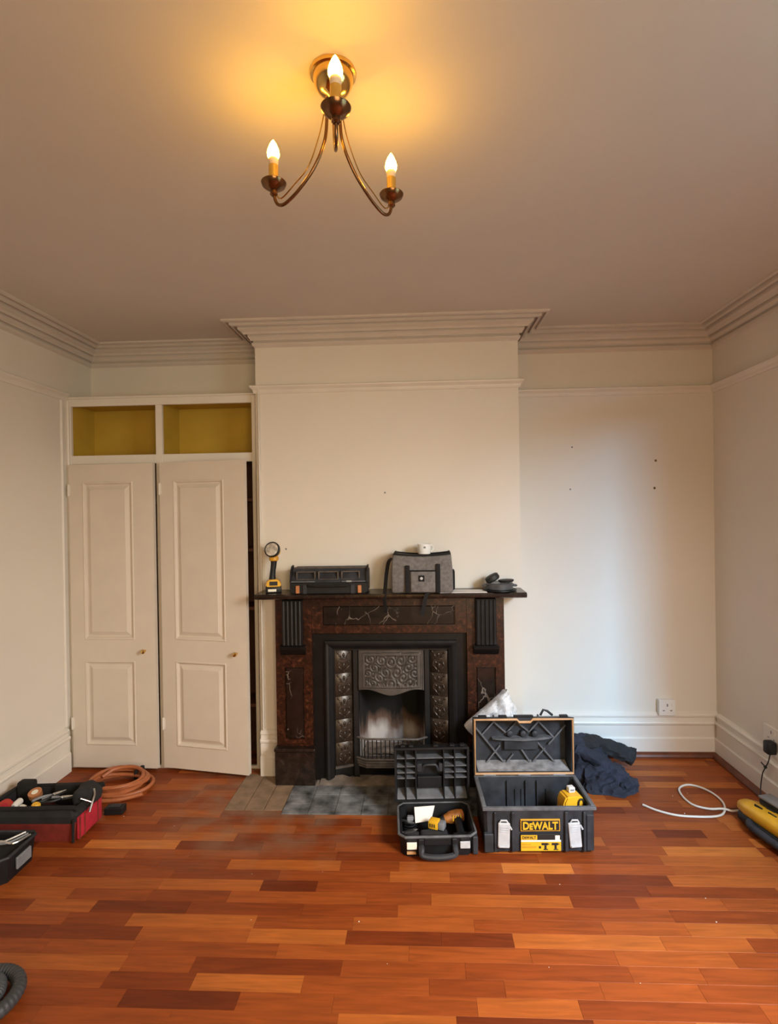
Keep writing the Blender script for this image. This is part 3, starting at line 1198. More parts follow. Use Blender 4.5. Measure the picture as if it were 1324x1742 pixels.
# architraves
ARCH = [(0.0, 0.0), (0.0, -0.008), (0.006, -0.016), (0.014, -0.016), (0.018, -0.010), (0.040, -0.010), (0.046, -0.018), (0.054, -0.018), (0.056, 0.0)]
bm = BM()
prism(bm, [(1.150+a*0.85, b) for a, b in ARCH], 0.262, ZT+0.014, 'z')
for v in bm.verts:
    v.co.y -= 0.064 if v.co.x > BL-XL-0.002 else 0.0005
obj('architrave', bm, TRIM, cp)
bm = BM()
prism(bm, [(0.0, -0.0005), (0.026, -0.0005), (0.026, -0.010), (0.018, -0.016), (0.010, -0.012), (0.010, -0.046), (0.004, -0.052), (0.0, -0.052)], 0.264, 2.195, 'z')
obj('architrave', bm, TRIM, cp)


def make_door(hx_, width, ang, z0, z1, name_label):
    """two-panel door, hinge edge at x=0; front -y"""
    d = obj('door', BM(), DOORP, cp)
    bm = BM()
    th = 0.030
    wu = (0.083*width/0.52, 0.396*width/0.52)
    hs = [(wu[0], wu[1], 0.775, 1.710), (wu[0], wu[1], 0.152, 0.652)]
    holed_slab(bm, 0, width, z0, z1, hs, -th, 0.0, 0.016)
    bm.to_mesh(d.data)
    bm.free()
    d.location = (hx_, -0.0015, 0)
    d.rotation_euler = (0, 0, -ang)
    for h in hs:
        bm = BM()
        rect_loops(bm, h[0], h[1], h[2], h[3], [(0.0, -th), (0.006, -th-0.003), (0.012, -th), (0.018, -th+0.010), (0.026, -th+0.010), (0.046, -th+0.001), (0.048, -th-0.0005)])
        bmesh.ops.recalc_face_normals(bm, faces=bm.faces[:])
        obj('panel', bm, DOORP, d)
    bm = BM()
    R = Matrix.Rotation(PI/2, 3, 'X')
    lathe(bm, [(0.006, 0.0), (0.005, 0.012), (0.011, 0.018), (0.0135, 0.026), (0.011, 0.033), (0.004, 0.036)], (width-0.063, -th, 0.712), 14, R)
    obj('knob', bm, BRASS, d, smooth=True)
    for z in (0.28, 1.66):
        bm = BM()
        tube(bm, [(0.0005, -th-0.004, z-0.035), (0.0005, -th-0.004, z+0.035)], 0.006, 8)
        add_box(bm, 0.001, 0.012, -th-0.003, -th-0.0002, z-0.03, z+0.03)
        obj('hinge', bm, TRIM, d, smooth=True)
    return d


make_door(0.0335, 0.516, math.radians(1.6), 0.020, 1.812, 0)
make_door(0.5880, 0.545, math.radians(10.5), 0.022, 1.814, 1)

# ------------------------------------------------------------------ ceiling light
ch = thing('ceiling_light', 'three-arm polished brass ceiling light with lit candle bulbs', 'lamp', (-0.197, 1.365, H))
bm = BM()
lathe(bm, [(0.0555, -0.0005), (0.0572, -0.005), (0.0555, -0.010), (0.0500, -0.0115), (0.0490, -0.022), (0.0455, -0.034), (0.0380, -0.046), (0.0270, -0.055), (0.0145, -0.060), (0.0090, -0.066), (0.0030, -0.070)], n=40)
obj('canopy', bm, BRASS, ch, smooth=True)
zp = 2.350-H
for dg, R in ((-80.4, 0.196), (159.8, 0.178), (45.6, 0.190)):
    a = math.radians(dg)
    rad = Vector((math.cos(a), math.sin(a), 0))
    P = lambda r, z: rad*r + Vector((0, 0, z))
    bm = BM()
    k = R/0.178
    pts = smooth_path([P(0.018, -0.058), P(0.019, -0.105), P(0.027, 2.42-H), P(0.057*k, 2.364-H), P(0.100*k, 2.321-H), P(0.136*k, 2.297-H), P(0.157*k, 2.292-H), P(0.171*k, 2.302-H), P(R, 2.326-H), P(R, 2.338-H)], 5)
    tube(bm, pts, 0.0042, 10)
    arm = obj('arm', bm, OLDBRASS, ch, smooth=True)
    bm = BM()
    pts = smooth_path([P(0.024, -0.058), P(0.030, -0.104), P(0.047, 2.426-H), P(0.076*k, 2.368-H), P(0.118*k, 2.334-H), P(0.146*k, 2.313-H), P(0.160*k, 2.310-H), P(0.170*k, 2.320-H)], 5)
    tube(bm, pts, 0.0017, 6)
    obj('chain', bm, BRASS, arm, smooth=True)
    c = P(R, 0)
    bm = BM()
    lathe(bm, [(0.006, zp-0.030), (0.010, zp-0.026), (0.009, zp-0.016), (0.018, zp-0.012), (0.029, zp-0.004), (0.0325, zp+0.004), (0.0315, zp+0.006), (0.024, zp), (0.010, zp-0.004)], c, 24)
    obj('drip_pan', bm, OLDBRASS, arm, smooth=True)
    bm = BM()
    lathe(bm, [(0.0125, zp-0.004), (0.0125, zp+0.048), (0.0105, zp+0.050)], c, 18)
    obj('candle_sleeve', bm, SLEEVE, arm, smooth=True)
    bm = BM()
    lathe(bm, [(0.0095, zp+0.0495), (0.0120, zp+0.054), (0.0130, zp+0.064), (0.0120, zp+0.066)], c, 18)
    obj('bulb_collar', bm, BULBCAP, arm, smooth=True)
    bm = BM()
    lathe(bm, [(0.0120, zp+0.0662), (0.0155, zp+0.074), (0.0160, zp+0.080), (0.0140, zp+0.090), (0.0095, zp+0.101), (0.0045, zp+0.110), (0.0008, zp+0.115)], c, 18)
    obj('bulb', bm, BULB, arm, smooth=True)


# ------------------------------------------------------------------ wall sockets
def socket(name, label, loc, rz, depth, w=0.096, h=0.092, mate=WHITEP):
    t = thing(name, label, 'socket', loc, rz, 'wall sockets')
    bm = BM()
    add_box(bm, -w/2, w/2, -depth, -0.0005, -h/2, h/2, 0.004, 2)
    obj('back_box', bm, mate, t)
    bm = BM()
    add_box(bm, -w/2-0.001, w/2+0.001, -depth-0.008, -depth-0.0002, -h/2-0.001, h/2+0.001, 0.003, 2)
    f = obj('face_plate', bm, mate, t)
    for dx_, dz_, wx, wz in ((0, 0.016, 0.008, 0.016), (-0.022, -0.016, 0.012, 0.006), (0.022, -0.016, 0.012, 0.006)):
        bm = BM()
        add_box(bm, dx_-wx/2, dx_+wx/2, -depth-0.0086, -depth-0.0081, dz_-wz/2, dz_+wz/2)
        obj('pin_slot', bm, GREYP, f)
    bm = BM()
    add_box(bm, 0.022, 0.036, -depth-0.012, -depth-0.0081, 0.010, 0.030, 0.002)
    obj('switch', bm, mate, f)
    return t


socket('wall_socket', 'white surface-mounted wall socket above the skirting in right alcove', (1.472, YB, 0.298), 0, 0.032)
socket('wall_socket', 'flush pale socket on right wall behind the black plug', (XR, 2.925, 0.335), -PI/2, 0.004, 0.13, 0.085, TRIM)
pc = thing('plug_and_cable', 'black plug with thin lead hanging from right wall socket', 'cable', (XR-0.013, 2.895, 0.285))
bm = BM()
add_box(bm, -0.046, -0.0005, -0.026, 0.026, -0.030, 0.034, 0.010, 2)
obj('plug', bm, BLACKP, pc, smooth=True)
bm = BM()
pts = smooth_path([(-0.022, 0, -0.029), (-0.026, 0.010, -0.075), (-0.024, 0.040, -0.120), (-0.026, 0.060, -0.160), (-0.040, 0.052, -0.220), (-0.052, 0.030, -0.262), (-0.060, -0.02, -0.280), (-0.07, -0.10, -0.281)], 7)
tube(bm, pts, 0.0028, 8)
obj('lead', bm, BLACKP, pc, smooth=True)
bm = BM()
ellipsoid(bm, (-0.026, 0.035, -0.113), (0.008, 0.010, 0.008))
tube(bm, [(-0.026, 0.035, -0.113), (-0.034, 0.058, -0.098)], 0.003, 6)
obj('cable_tie', bm, BLACKP, pc, smooth=True)

# ------------------------------------------------------------------ things on the mantel shelf
ZM = 1.0662
t = thing('work_light', 'yellow and black pivoting work light standing at left end of mantel', 'work light', (-0.822, 3.075, ZM), 0.25)
bm = BM()
add_box(bm, -0.043, 0.043, -0.034, 0.034, 0.0, 0.034, 0.006, 2)
base = obj('battery', bm, BLACKP, t, smooth=True)
bm = BM()
prism(bm, [(-0.040, 0.0345), (0.040, 0.0345), (0.040, 0.056), (0.020, 0.074), (-0.022, 0.074), (-0.040, 0.056)], -0.034, 0.034, 'y')
bmesh.ops.bevel(bm, geom=bm.edges[:], offset=0.004, segments=2, affect='EDGES')
obj('foot', bm, YELP, t, smooth=True)
bm = BM()
add_box(bm, -0.022, 0.022, -0.0362, -0.0345, 0.042, 0.064, 0.001)
obj('foot_window', bm, INK, t)
bm = BM()
add_box(bm, -0.030, 0.015, -0.0352, -0.0342, 0.008, 0.022)
obj('battery_label', bm, CREAMLAB, base)
bm = BM()
tube(bm, smooth_path([(-0.006, 0, 0.072), (-0.004, 0.002, 0.105), (0.002, 0.003, 0.150), (0.004, 0.002, 0.180)], 4), [0.018, 0.018, 0.017, 0.016, 0.0155, 0.015, 0.015, 0.0155, 0.016, 0.016, 0.017, 0.017, 0.018][:13], 12)
obj('handle', bm, BLACKP, t, smooth=True)
bm = BM()
lathe(bm, [(0.014, 0.0), (0.025, 0.006), (0.027, 0.020), (0.022, 0.028)], (0.004, 0.002, 0.172), 16)
obj('collar', bm, YELD, t, smooth=True)
Mh = Matrix.Rotation(math.radians(-22), 3, 'Z') @ Matrix.Rotation(math.radians(72), 3, 'X')
bm = BM()
lathe(bm, [(0.012, -0.030), (0.030, -0.026), (0.036, -0.004), (0.039, 0.010)], (0.004, 0.006, 0.232), 22, Mh)
hd = obj('lamp_head', bm, YELP, t, smooth=True)
bm = BM()
lathe(bm, [(0.039, 0.0102), (0.043, 0.013), (0.0435, 0.030), (0.040, 0.034), (0.036, 0.030), (0.012, 0.016)], (0.004, 0.006, 0.232), 26, Mh)
obj('bezel', bm, BLACKP, hd, smooth=True)
bm = BM()
lathe(bm, [(0.0365, 0.0305), (0.030, 0.033), (0.010, 0.034)], (0.004, 0.006, 0.232), 26, Mh)
obj('lens', bm, LENS, hd, smooth=True)
bm = BM()
tube(bm, [(0.004, 0.004, 0.196), (0.004, 0.006, 0.215)], 0.020, 12)
obj('neck', bm, YELD, t, smooth=True)

# black case on the mantel
t = thing('tool_case', 'scuffed closed black tool case lying on the mantel shelf', 'tool case', (-0.502, 3.085, ZM), 0.02)
bm = BM()
prism(bm, [(-0.212, 0.010), (-0.196, 0.0), (0.196, 0.0), (0.212, 0.010), (0.212, 0.060), (-0.212, 0.060)], -0.085, 0.075, 'y')
bmesh.ops.bevel(bm, geom=bm.edges[:], offset=0.003, segments=1, affect='EDGES')
obj('base_shell', bm, BLACKP, t)
bm = BM()
L_ = [(-0.212, 0.0605), (0.212, 0.0605), (0.212, 0.120), (0.198, 0.136), (-0.198, 0.136), (-0.212, 0.120)]
prism(bm, L_, -0.080, 0.075, 'y')
for v in bm.verts:
    if v.co.z > 0.1 and v.co.y < 0:
        v.co.y += 0.050
lid = obj('lid', bm, DUSTYP, t)
bm = BM()
nrm = Matrix.Rotation(math.radians(-33), 3, 'X')
for x0, x1 in ((-0.180, -0.074), (-0.060, 0.052), (0.066, 0.168)):
    for a, b in ((0, 1), ):
        pass
    add_box(bm, x0, x1, -0.0675, -0.0625, 0.070, 0.078, 0.001)
    add_box(bm, x0, x0+0.007, -0.068, -0.045, 0.079, 0.118, 0.001)
    add_box(bm, x1-0.007, x1, -0.068, -0.045, 0.079, 0.118, 0.001)
    add_box(bm, x0, x1, -0.050, -0.040, 0.112, 0.119, 0.001)
obj('lid_rib', bm, EDGE, lid)
bm = BM()
add_box(bm, -0.200, 0.200, -0.036, -0.024, 0.132, 0.140, 0.002)
obj('lid_rib', bm, EDGE, lid)
for x0, x1 in ((-0.205, -0.075), (0.070, 0.200)):
    bm = BM()
    add_box(bm, x0, x1, -0.0845, -0.0795, 0.0625, 0.069, 0.001)
    obj('lid_rib', bm, DUSTG, lid)
for s in (-1, 1):
    bm = BM()
    prism(bm, [(-0.085, 0.062), (-0.070, 0.118), (-0.035, 0.146), (0.0, 0.150), (0.0, 0.136), (-0.03, 0.120), (-0.045, 0.062)], s*0.2125, s*0.204, 'x')
    obj('corner_guard', bm, BLACKP, lid)
    bm = BM()
    add_box(bm, s*0.168-0.010, s*0.168+0.010, -0.096, -0.0855, 0.004, 0.046, 0.002)
    obj('latch', bm, COPPER, t)
    bm = BM()
    add_box(bm, s*0.130-0.012, s*0.130+0.012, -0.092, -0.0855, 0.0, 0.05, 0.003)
    obj('front_rib', bm, DUSTYP, t)
bm = BM()
tube(bm, smooth_path([(-0.105, -0.086, 0.050), (-0.100, -0.098, 0.046), (0, -0.101, 0.044), (0.100, -0.098, 0.046), (0.105, -0.086, 0.050)], 5), 0.0075, 8)
obj('handle', bm, BLACKP, t, smooth=True)
bm = BM()
add_box(bm, 0.095, 0.125, -0.0845, -0.081, 0.062, 0.070, 0.001)
obj('badge', bm, SILVERP, lid)

# grey bag
t = thing('lunch_bag', 'grey marl zip bag with black straps standing on the mantel', 'bag', (0.008, 3.063, ZM), -0.04)
bm = BM()
add_box(bm, -0.166, 0.166, -0.075, 0.075, 0.0, 0.205, 0.012, 3)
bmesh.ops.subdivide_edges(bm, edges=bm.edges[:], cuts=3, use_grid_fill=True)
for v in bm.verts:
    k = v.co.z/0.205
    v.co.x *= 1 - 0.06*k + 0.02*math.sin(PI*k)
    v.co.y *= 1 + 0.10*math.sin(PI*min(1, max(0, k)))
    if v.co.z > 0.15:
        v.co.z += 0.012*((v.co.x/0.166)**2 - 0.6)*(v.co.z-0.15)/0.055
    v.co += noise.noise_vector(v.co*14)*0.0035
body = obj('bag_body', bm, GREYCLOTH, t, smooth=True)
ztop = lambda x: 0.205 + 0.012*((x/0.156)**2 - 0.6)
for y in (-0.068, 0.066):
    bm = BM()
    tube(bm, [(x/100, y, ztop(x/100)+0.003) for x in range(-15, 16, 2)], 0.0055, 8)
    obj('piping', bm, BLACKWEB, body, smooth=True)
bm = BM()
add_box(bm, -0.062, 0.072, -0.0945, -0.074, 0.006, 0.124, 0.010, 3)
pk = obj('front_pocket', bm, GREYCLOTH, t, smooth=True)
bm = BM()
add_box(bm, -0.064, 0.074, -0.0965, -0.092, 0.118, 0.126, 0.002)
obj('pocket_zip', bm, BLACKWEB, pk)
bm = BM()
add_box(bm, -0.018, 0.014, -0.0975, -0.0946, 0.066, 0.098, 0.001)
bd = obj('badge', bm, BLACKWEB, pk)
bm = BM()
lathe(bm, [(0.008, 0), (0.008, 0.0012), (0.006, 0.002)], (-0.002, -0.0976, 0.082), 12, Matrix.Rotation(PI/2, 3, 'X'))
obj('badge_disc', bm, SILVERP, pk)
for x0, x1, z1 in ((-0.090, -0.065, 0.150), (0.074, 0.098, 0.158)):
    bm = BM()
    add_box(bm, x0, x1, -0.0930, -0.0750, 0.004, z1, 0.004, 2)
    obj('webbing', bm, BLACKWEB, t, smooth=True)
bm = BM()
add_box(bm, 0.150, 0.176, -0.052, 0.030, 0.012, 0.120, 0.010, 3)
obj('side_pocket', bm, BLACKWEB, t, smooth=True)
for s in (-1, 1):
    bm = BM()
    tube(bm, [(s*0.150, -0.06, 0.204), (s*0.146, -0.02, 0.216), (s*0.146, 0.02, 0.216), (s*0.150, 0.06, 0.204)], 0.007, 8)
    obj('end_grip', bm, BLACKWEB, t, smooth=True)


def ribbon(bm, pts, w, th=0.002, wdir=(1, 0, 0)):
    pts = [Vector(p) for p in pts]
    wd = Vector(wdir)
    R = []
    for i, p in enumerate(pts):
        d = (pts[min(i+1, len(pts)-1)]-pts[max(i-1, 0)]).normalized()
        n = d.cross(wd).normalized()
        R.append([bm.verts.new(p+wd*a*w/2+n*b*th/2) for a, b in ((-1, -1), (1, -1), (1, 1), (-1, 1))])
    for a, b in zip(R, R[1:]):
        for k in range(4):
            bm.faces.new((a[k], a[(k+1) % 4], b[(k+1) % 4], b[k]))
    bm.faces.new(R[0][::-1])
    bm.faces.new(R[-1])
    bmesh.ops.recalc_face_normals(bm, faces=bm.faces[:])


bm = BM()
ribbon(bm, smooth_path([(-0.164, 0.0, 0.185), (-0.185, -0.02, 0.160), (-0.196, -0.045, 0.080), (-0.200, -0.075, 0.010), (-0.202, -0.098, -0.020), (-0.198, -0.100, -0.065), (-0.195, -0.099, -0.100)], 6), 0.026, wdir=(0.8, -0.6, 0))
obj('strap', bm, BLACKWEB, t)
bm = BM()
ribbon(bm, smooth_path([(0.04, -0.078, 0.003), (0.030, -0.096, 0.0025), (0.020, -0.101, -0.014), (0.010, -0.103, -0.060), (-0.002, -0.103, -0.115)], 6), 0.022, wdir=(1, 0, 0))
obj('strap', bm, BLACKWEB, t)
# mug
mg = thing('mug', 'small white mug standing on top of the grey bag', 'mug', (0.020, 3.072, ZM+0.2035))
bm = BM()
lathe(bm, [(0.026, 0), (0.033, 0.002), (0.037, 0.030), (0.037, 0.056), (0.0345, 0.056), (0.0335, 0.02), (0.01, 0.008)], n=24)
mb = obj('cup', bm, WHITEP, mg, smooth=True)
bm = BM()
tube(bm, smooth_path([(0.030, 0.020, 0.046), (0.046, 0.034, 0.044), (0.048, 0.036, 0.022), (0.030, 0.021, 0.012)], 5), 0.004, 8)
obj('handle', bm, WHITEP, mg, smooth=True)
bm = BM()
add_box(bm, -0.004, 0.008, -0.0385, -0.0365, 0.034, 0.044, 0.001)
obj('printed_spot', bm, GREYP, mb)
# papers
bm = BM()
add_box(bm, -0.130, 0.120, -0.062, 0.055, 0.0, 0.0022, rot=Matrix.Rotation(-0.02, 3, 'Z'))
o = obj('paper', bm, PAPER, loc=(0.232, 3.050, ZM))
tag(o, 'white paper sheets lying flat on the mantel beside the grey bag', 'paper')
# tin with caps
t = thing('round_tin', 'low dark-grey round tin with side lugs on right end of mantel', 'tin', (0.428, 3.070, ZM))
bm = BM()
lathe(bm, [(0.070, 0), (0.092, 0.005), (0.091, 0.009), (0.068, 0.007)], n=28)
obj('saucer', bm, BLACKP, t, smooth=True)
bm = BM()
lathe(bm, [(0.060, 0.0075), (0.072, 0.011), (0.074, 0.040), (0.068, 0.045), (0.064, 0.043), (0.01, 0.042)], n=28)
obj('tin_body', bm, TINM, t, smooth=True)
for s in (-1, 1):
    bm = BM()
    tube(bm, smooth_path([(s*0.071, -0.014, 0.030), (s*0.088, -0.010, 0.028), (s*0.088, 0.010, 0.028), (s*0.071, 0.014, 0.030)], 4), 0.006, 8)
    obj('lug', bm, TINM, t, smooth=True)
bm = BM()
lathe(bm, [(0.034, 0), (0.040, 0.003), (0.043, 0.012), (0.040, 0.013)], n=22, mtx=Matrix.Rotation(-0.05, 3, 'Y'))
o = obj('lid', bm, INK, loc=(0.462, 3.060, ZM+0.0475), smooth=True)
tag(o, 'flat black lid lying on the right of the grey tin', 'lid', 'black lids on the grey tin')
bm = BM()
lathe(bm, [(0.034, -0.004), (0.040, 0.004), (0.038, 0.024), (0.030, 0.029)], n=22, mtx=Matrix.Rotation(-0.50, 3, 'Y'))
o = obj('lid', bm, INK, loc=(0.394, 3.066, ZM+0.0585), smooth=True)
tag(o, 'black cap tilted up on the left of the grey tin', 'lid', 'black lids on the grey tin')

# ------------------------------------------------------------------ big black toolbox
t = thing('tool_box', 'large open black tool box with yellow lettered plates by the hearth', 'tool box', (0.497, 2.610, 0), 0.03)
W, D, Hh = 0.245, 0.150, 0.192
bm = BM()
wl = 0.016


def tray(bm, w, d, h, wall, fl=0.012, taper=0.0, ch_=0.0):
    """open tray built as one shell"""
    def ring(w_, d_, z):
        if ch_ > 0:
            return [bm.verts.new(p) for p in ((-w_+ch_, -d_, z), (w_-ch_, -d_, z), (w_, -d_+ch_, z), (w_, d_-ch_, z), (w_-ch_, d_, z), (-w_+ch_, d_, z), (-w_, d_-ch_, z), (-w_, -d_+ch_, z))]
        return [bm.verts.new(p) for p in ((-w_, -d_, z), (w_, -d_, z), (w_, d_, z), (-w_, d_, z))]
    rs = [ring(w-taper, d-taper, 0), ring(w, d, h), ring(w-wall, d-wall, h), ring(w-taper-wall, d-taper-wall, fl)]
    n = len(rs[0])
    for a, b in zip(rs, rs[1:]):
        for k in range(n):
            bm.faces.new((a[k], a[(k+1) % n], b[(k+1) % n], b[k]))
    bm.faces.new(rs[0][::-1])
    bm.faces.new(rs[-1])


tray(bm, W-0.004, D, Hh, wl, 0.014, 0.006, 0.012)
bmesh.ops.translate(bm, verts=bm.verts[:], vec=(0, 0, 0.008))
body = obj('box_body', bm, DUSTYP, t)
Hh += 0.008
bm = BM()
for s in (-1, 1):
    for y in (-0.12, 0.12):
        add_box(bm, s*0.20-0.025, s*0.20+0.025, y-0.02, y+0.02, 0.0, 0.012, 0.002)
obj('foot', bm, BLACKP, t)
bm = BM()                                                        # rim
for a in (-1, 1):
    add_box(bm, -W-0.003, W+0.003, *sorted((a*(D+0.003), a*(D-0.013))), Hh-0.012, Hh+0.003, 0.002)
    add_box(bm, *sorted((a*(W+0.003), a*(W-0.016))), -D+0.0135, D-0.0135, Hh-0.012, Hh+0.003, 0.002)
obj('rim', bm, DUSTG, t)
for x in (-0.09, 0.0, 0.055):                                     # inner ribs on the back wall
    bm = BM()
    add_box(bm, x-0.003, x+0.003, D-0.030, D-0.0165, 0.022, Hh-0.014, 0.001)
    obj('inner_rib', bm, DUSTYP, t)
for x in (-0.05, 0.10, -0.02):
    bm = BM()
    add_box(bm, x-0.003, x+0.003, D-0.026, D-0.0165, 0.022, Hh-0.055, 0.001)
    obj('inner_rib', bm, DUSTYP, t)
for x0, x1, z0, z1, d_ in ((-0.200, -0.188, 0.012, 0.185, 0.012), (-0.124, -0.108, 0.012, 0.185, 0.012), (0.108, 0.124, 0.012, 0.185, 0.012), (0.188, 0.200, 0.012, 0.185, 0.012), (-0.243, -0.203, 0.012, 0.092, 0.014), (0.204, 0.236, 0.012, 0.17, 0.006)):
    bm = BM()
    add_box(bm, x0, x1, -D-d_+0.002, -D+0.010, z0, z1, 0.003)
    obj('front_rib', bm, DUSTYP, t)
for s, rz_ in ((-1, 0.03), (1, -0.08)):                           # silver latches
    bm = BM()
    x = s*0.156 - (0.002 if s < 0 else 0.006)
    R = Matrix.Rotation(rz_, 3, 'Y')
    add_box(bm, x-0.026, x+0.026, -D-0.017, -D-0.006, 0.034, 0.142, 0.004, 2, rot=R, pivot=(x, -D, 0.09))
    la = obj('latch', bm, SILVERP, t)
    bm = BM()
    for z in (0.105, 0.114, 0.123):
        add_box(bm, x-0.017, x+0.017, -D-0.0195, -D-0.0172, z, z+0.004, 0.0008, rot=R, pivot=(x, -D, 0.09))
    add_box(bm, x-0.022, x+0.022, -D-0.022, -D-0.0172, 0.038, 0.045, 0.001, rot=R, pivot=(x, -D, 0.09))
    obj('latch_ridge', bm, SILVERP, la)
    bm = BM()
    tube(bm, [(x+0.024, -D-0.010, 0.130), (x+0.034, -D-0.012, 0.112)], 0.004, 8)
    tube(bm, [(x-0.018, -D-0.010, 0.140), (x-0.012, -D-0.012, 0.152), (x+0.012, -D-0.012, 0.152), (x+0.018, -D-0.010, 0.140)], 0.004, 8)
    obj('latch_bail', bm, SILVERP, la, smooth=True)
# lettered plates
bm = BM()
add_box(bm, -0.084, 0.088, -D-0.006, -D+0.006, 0.101, 0.152, 0.001)
pl_ = obj('name_plate', bm, YELD, t)
bm = BM()
add_box(bm, -0.080, 0.084, -D-0.0068, -D-0.0061, 0.1055, 0.1475)
obj('plate_field', bm, INK, pl_)
text_obj('lettering', 'DeWALT', 0.152, 0.034, 0.0012, YELP, pl_, (0.002, -D-0.0082, 0.1265), small=(1,), offset=0.0014)
bm = BM()
add_box(bm, -0.084, 0.092, -D-0.005, -D+0.006, 0.014, 0.088, 0.001)
st = obj('sticker', bm, INK, t)
bm = BM()
add_box(bm, -0.083, -0.012, -D-0.0058, -D-0.0051, 0.064, 0.084)
obj('sticker_logo_field', bm, YELP, st)
text_obj('lettering', 'DeWALT', 0.060, 0.0125, 0.0004, INK, st, (-0.047, -D-0.0063, 0.074), small=(1,), offset=0.0004)
bm = BM()
add_box(bm, -0.083, 0.091, -D-0.0058, -D-0.0051, 0.015, 0.0545)
obj('sticker_band', bm, YELP, st)
bm = BM()
add_box(bm, -0.083, 0.091, -D-0.0058, -D-0.0051, 0.0548, 0.0625)
add_box(bm, 0.066, 0.086, -D-0.0058, -D-0.0051, 0.0628, 0.082)
obj('sticker_white', bm, CREAMLAB, st)
bm = BM()                                                        # two drill pictograms and text bars
y0_, y1_ = -D-0.0063, -D-0.0059
for cx in (0.022, 0.066):
    add_box(bm, cx-0.016, cx+0.012, y0_, y1_, 0.040, 0.050)
    add_box(bm, cx-0.004, cx+0.006, y0_, y1_, 0.024, 0.0395)
    add_box(bm, cx-0.008, cx+0.012, y0_, y1_, 0.019, 0.0235)
    add_box(bm, cx+0.0125, cx+0.018, y0_, y1_, 0.043, 0.047)
add_box(bm, -0.006, 0.004, y0_, y1_, 0.026, 0.036)
obj('pictogram', bm, INK, st)
bm = BM()
add_box(bm, -0.079, -0.016, y0_, y1_, 0.028, 0.036)
add_box(bm, -0.079, -0.040, y0_, y1_, 0.041, 0.046)
obj('sticker_line', bm, YELD, st)
# lid standing open behind
ZL = Hh + 0.002
bm = BM()
y0L, y1L = D+0.005, D+0.105
lw, lh = W+0.002, 0.280


def tray_y(bm, w, z0, z1, yf_, yb_, wall, drop=0.0):
    """open tray whose mouth faces -y"""
    def ring(i, y):
        d_ = drop if y > (yf_+yb_)/2 else 0.0
        return [bm.verts.new(p) for p in ((-w+i, y, z0+i), (w-i, y, z0+i), (w-i, y, z1-i-d_), (-w+i, y, z1-i-d_))]
    rs = [ring(0.008, yb_), ring(0, yf_), ring(wall, yf_), ring(wall+0.006, yb_-0.010)]
    for a, b in zip(rs, rs[1:]):
        for k in range(4):
            bm.faces.new((a[k], a[(k+1) % 4], b[(k+1) % 4], b[k]))
    bm.faces.new(rs[0][::-1])
    bm.faces.new(rs[-1])
    bmesh.ops.recalc_face_normals(bm, faces=bm.faces[:])


tray_y(bm, lw, ZL, ZL+lh, y0L, y1L, 0.014, 0.022)
lid = obj('lid', bm, DUSTYP, t)
bm = BM()                                                        # tan seal round the mouth, notched at the top
zt = ZL+lh
pth = [(-lw+0.007, ZL+0.007), (lw-0.007, ZL+0.007), (lw-0.007, zt-0.007), (0.045, zt-0.007), (0.033, zt-0.020), (-0.021, zt-0.020), (-0.033, zt-0.007), (-lw+0.007, zt-0.007)]
tube(bm, [(p[0], y0L-0.002, p[1]) for p in pth], 0.0065, 8, closed=True)
obj('lid_seal', bm, ORANGE_RIM, lid, smooth=True)
yi = y1L-0.010


def rib(bm, p, q, hgt=0.020, th=0.0035):
    """upright rib on the lid's inner face from p to q (x, z)"""
    a, b = Vector((p[0], 0, p[1])), Vector((q[0], 0, q[1]))
    d = (b-a).normalized()
    n = Vector((-d.z, 0, d.x))*th
    vs = [a+n, a-n, b-n, b+n]
    A = [bm.verts.new((v.x, yi-hgt, v.z)) for v in vs]
    B = [bm.verts.new((v.x, yi-0.0005, v.z)) for v in vs]
    bm.faces.new(A)
    for k in range(4):
        bm.faces.new((A[k], B[k], B[(k+1) % 4], A[(k+1) % 4]))


bm = BM()
prism(bm, [(y0L+0.006, ZL+0.0145), (yi-0.0005, ZL+0.0215), (yi-0.0005, ZL+0.034), (y0L+0.030, ZL+0.018)], -lw+0.022, lw-0.022, 'x')
obj('lid_floor', bm, PALEDUST, lid)
for p, q in (((-0.225, 0.205), (-0.08, 0.022)), ((-0.135, 0.235), (-0.075, 0.18)), ((-0.02, 0.235), (0.045, 0.18)), ((0.09, 0.235), (0.17, 0.150)),
             ((0.075, 0.14), (0.175, 0.022)), ((0.0, 0.10), (0.05, 0.022)), ((-0.18, 0.022), (-0.105, 0.115)), ((-0.135, 0.235), (-0.195, 0.17)),
             ((-0.02, 0.235), (-0.07, 0.18)), ((0.09, 0.235), (0.04, 0.18)), ((0.14, 0.12), (0.225, 0.215)), ((0.05, 0.022), (0.12, 0.10)), ((-0.08, 0.022), (-0.04, 0.07)),
             ((-0.135, 0.235), (-0.135, 0.265)), ((-0.02, 0.235), (-0.02, 0.255)), ((0.09, 0.235), (0.09, 0.265))):
    bm = BM()
    rib(bm, (p[0], ZL+p[1]), (q[0], ZL+q[1]))
    bmesh.ops.recalc_face_normals(bm, faces=bm.faces[:])
    obj('lid_rib', bm, DUSTG, lid)
bm = BM()                                                        # handle moulding inside the lid
pr = [(-0.145, 0.155), (-0.09, 0.148), (0.01, 0.144), (0.11, 0.150), (0.155, 0.160), (0.11, 0.163), (0.05, 0.156), (0.03, 0.160), (0.01, 0.156), (-0.01, 0.160), (-0.04, 0.157), (-0.09, 0.158)]
prism(bm, [(x, ZL+z) for x, z in pr], yi-0.040, yi-0.0005, 'y')
obj('lid_moulding', bm, DUSTG, lid)
bm = BM()
add_box(bm, -0.085, 0.085, yi-0.026, yi-0.0005, ZL+0.095, ZL+0.140, 0.003)
obj('lid_moulding', bm, DUSTYP, lid)
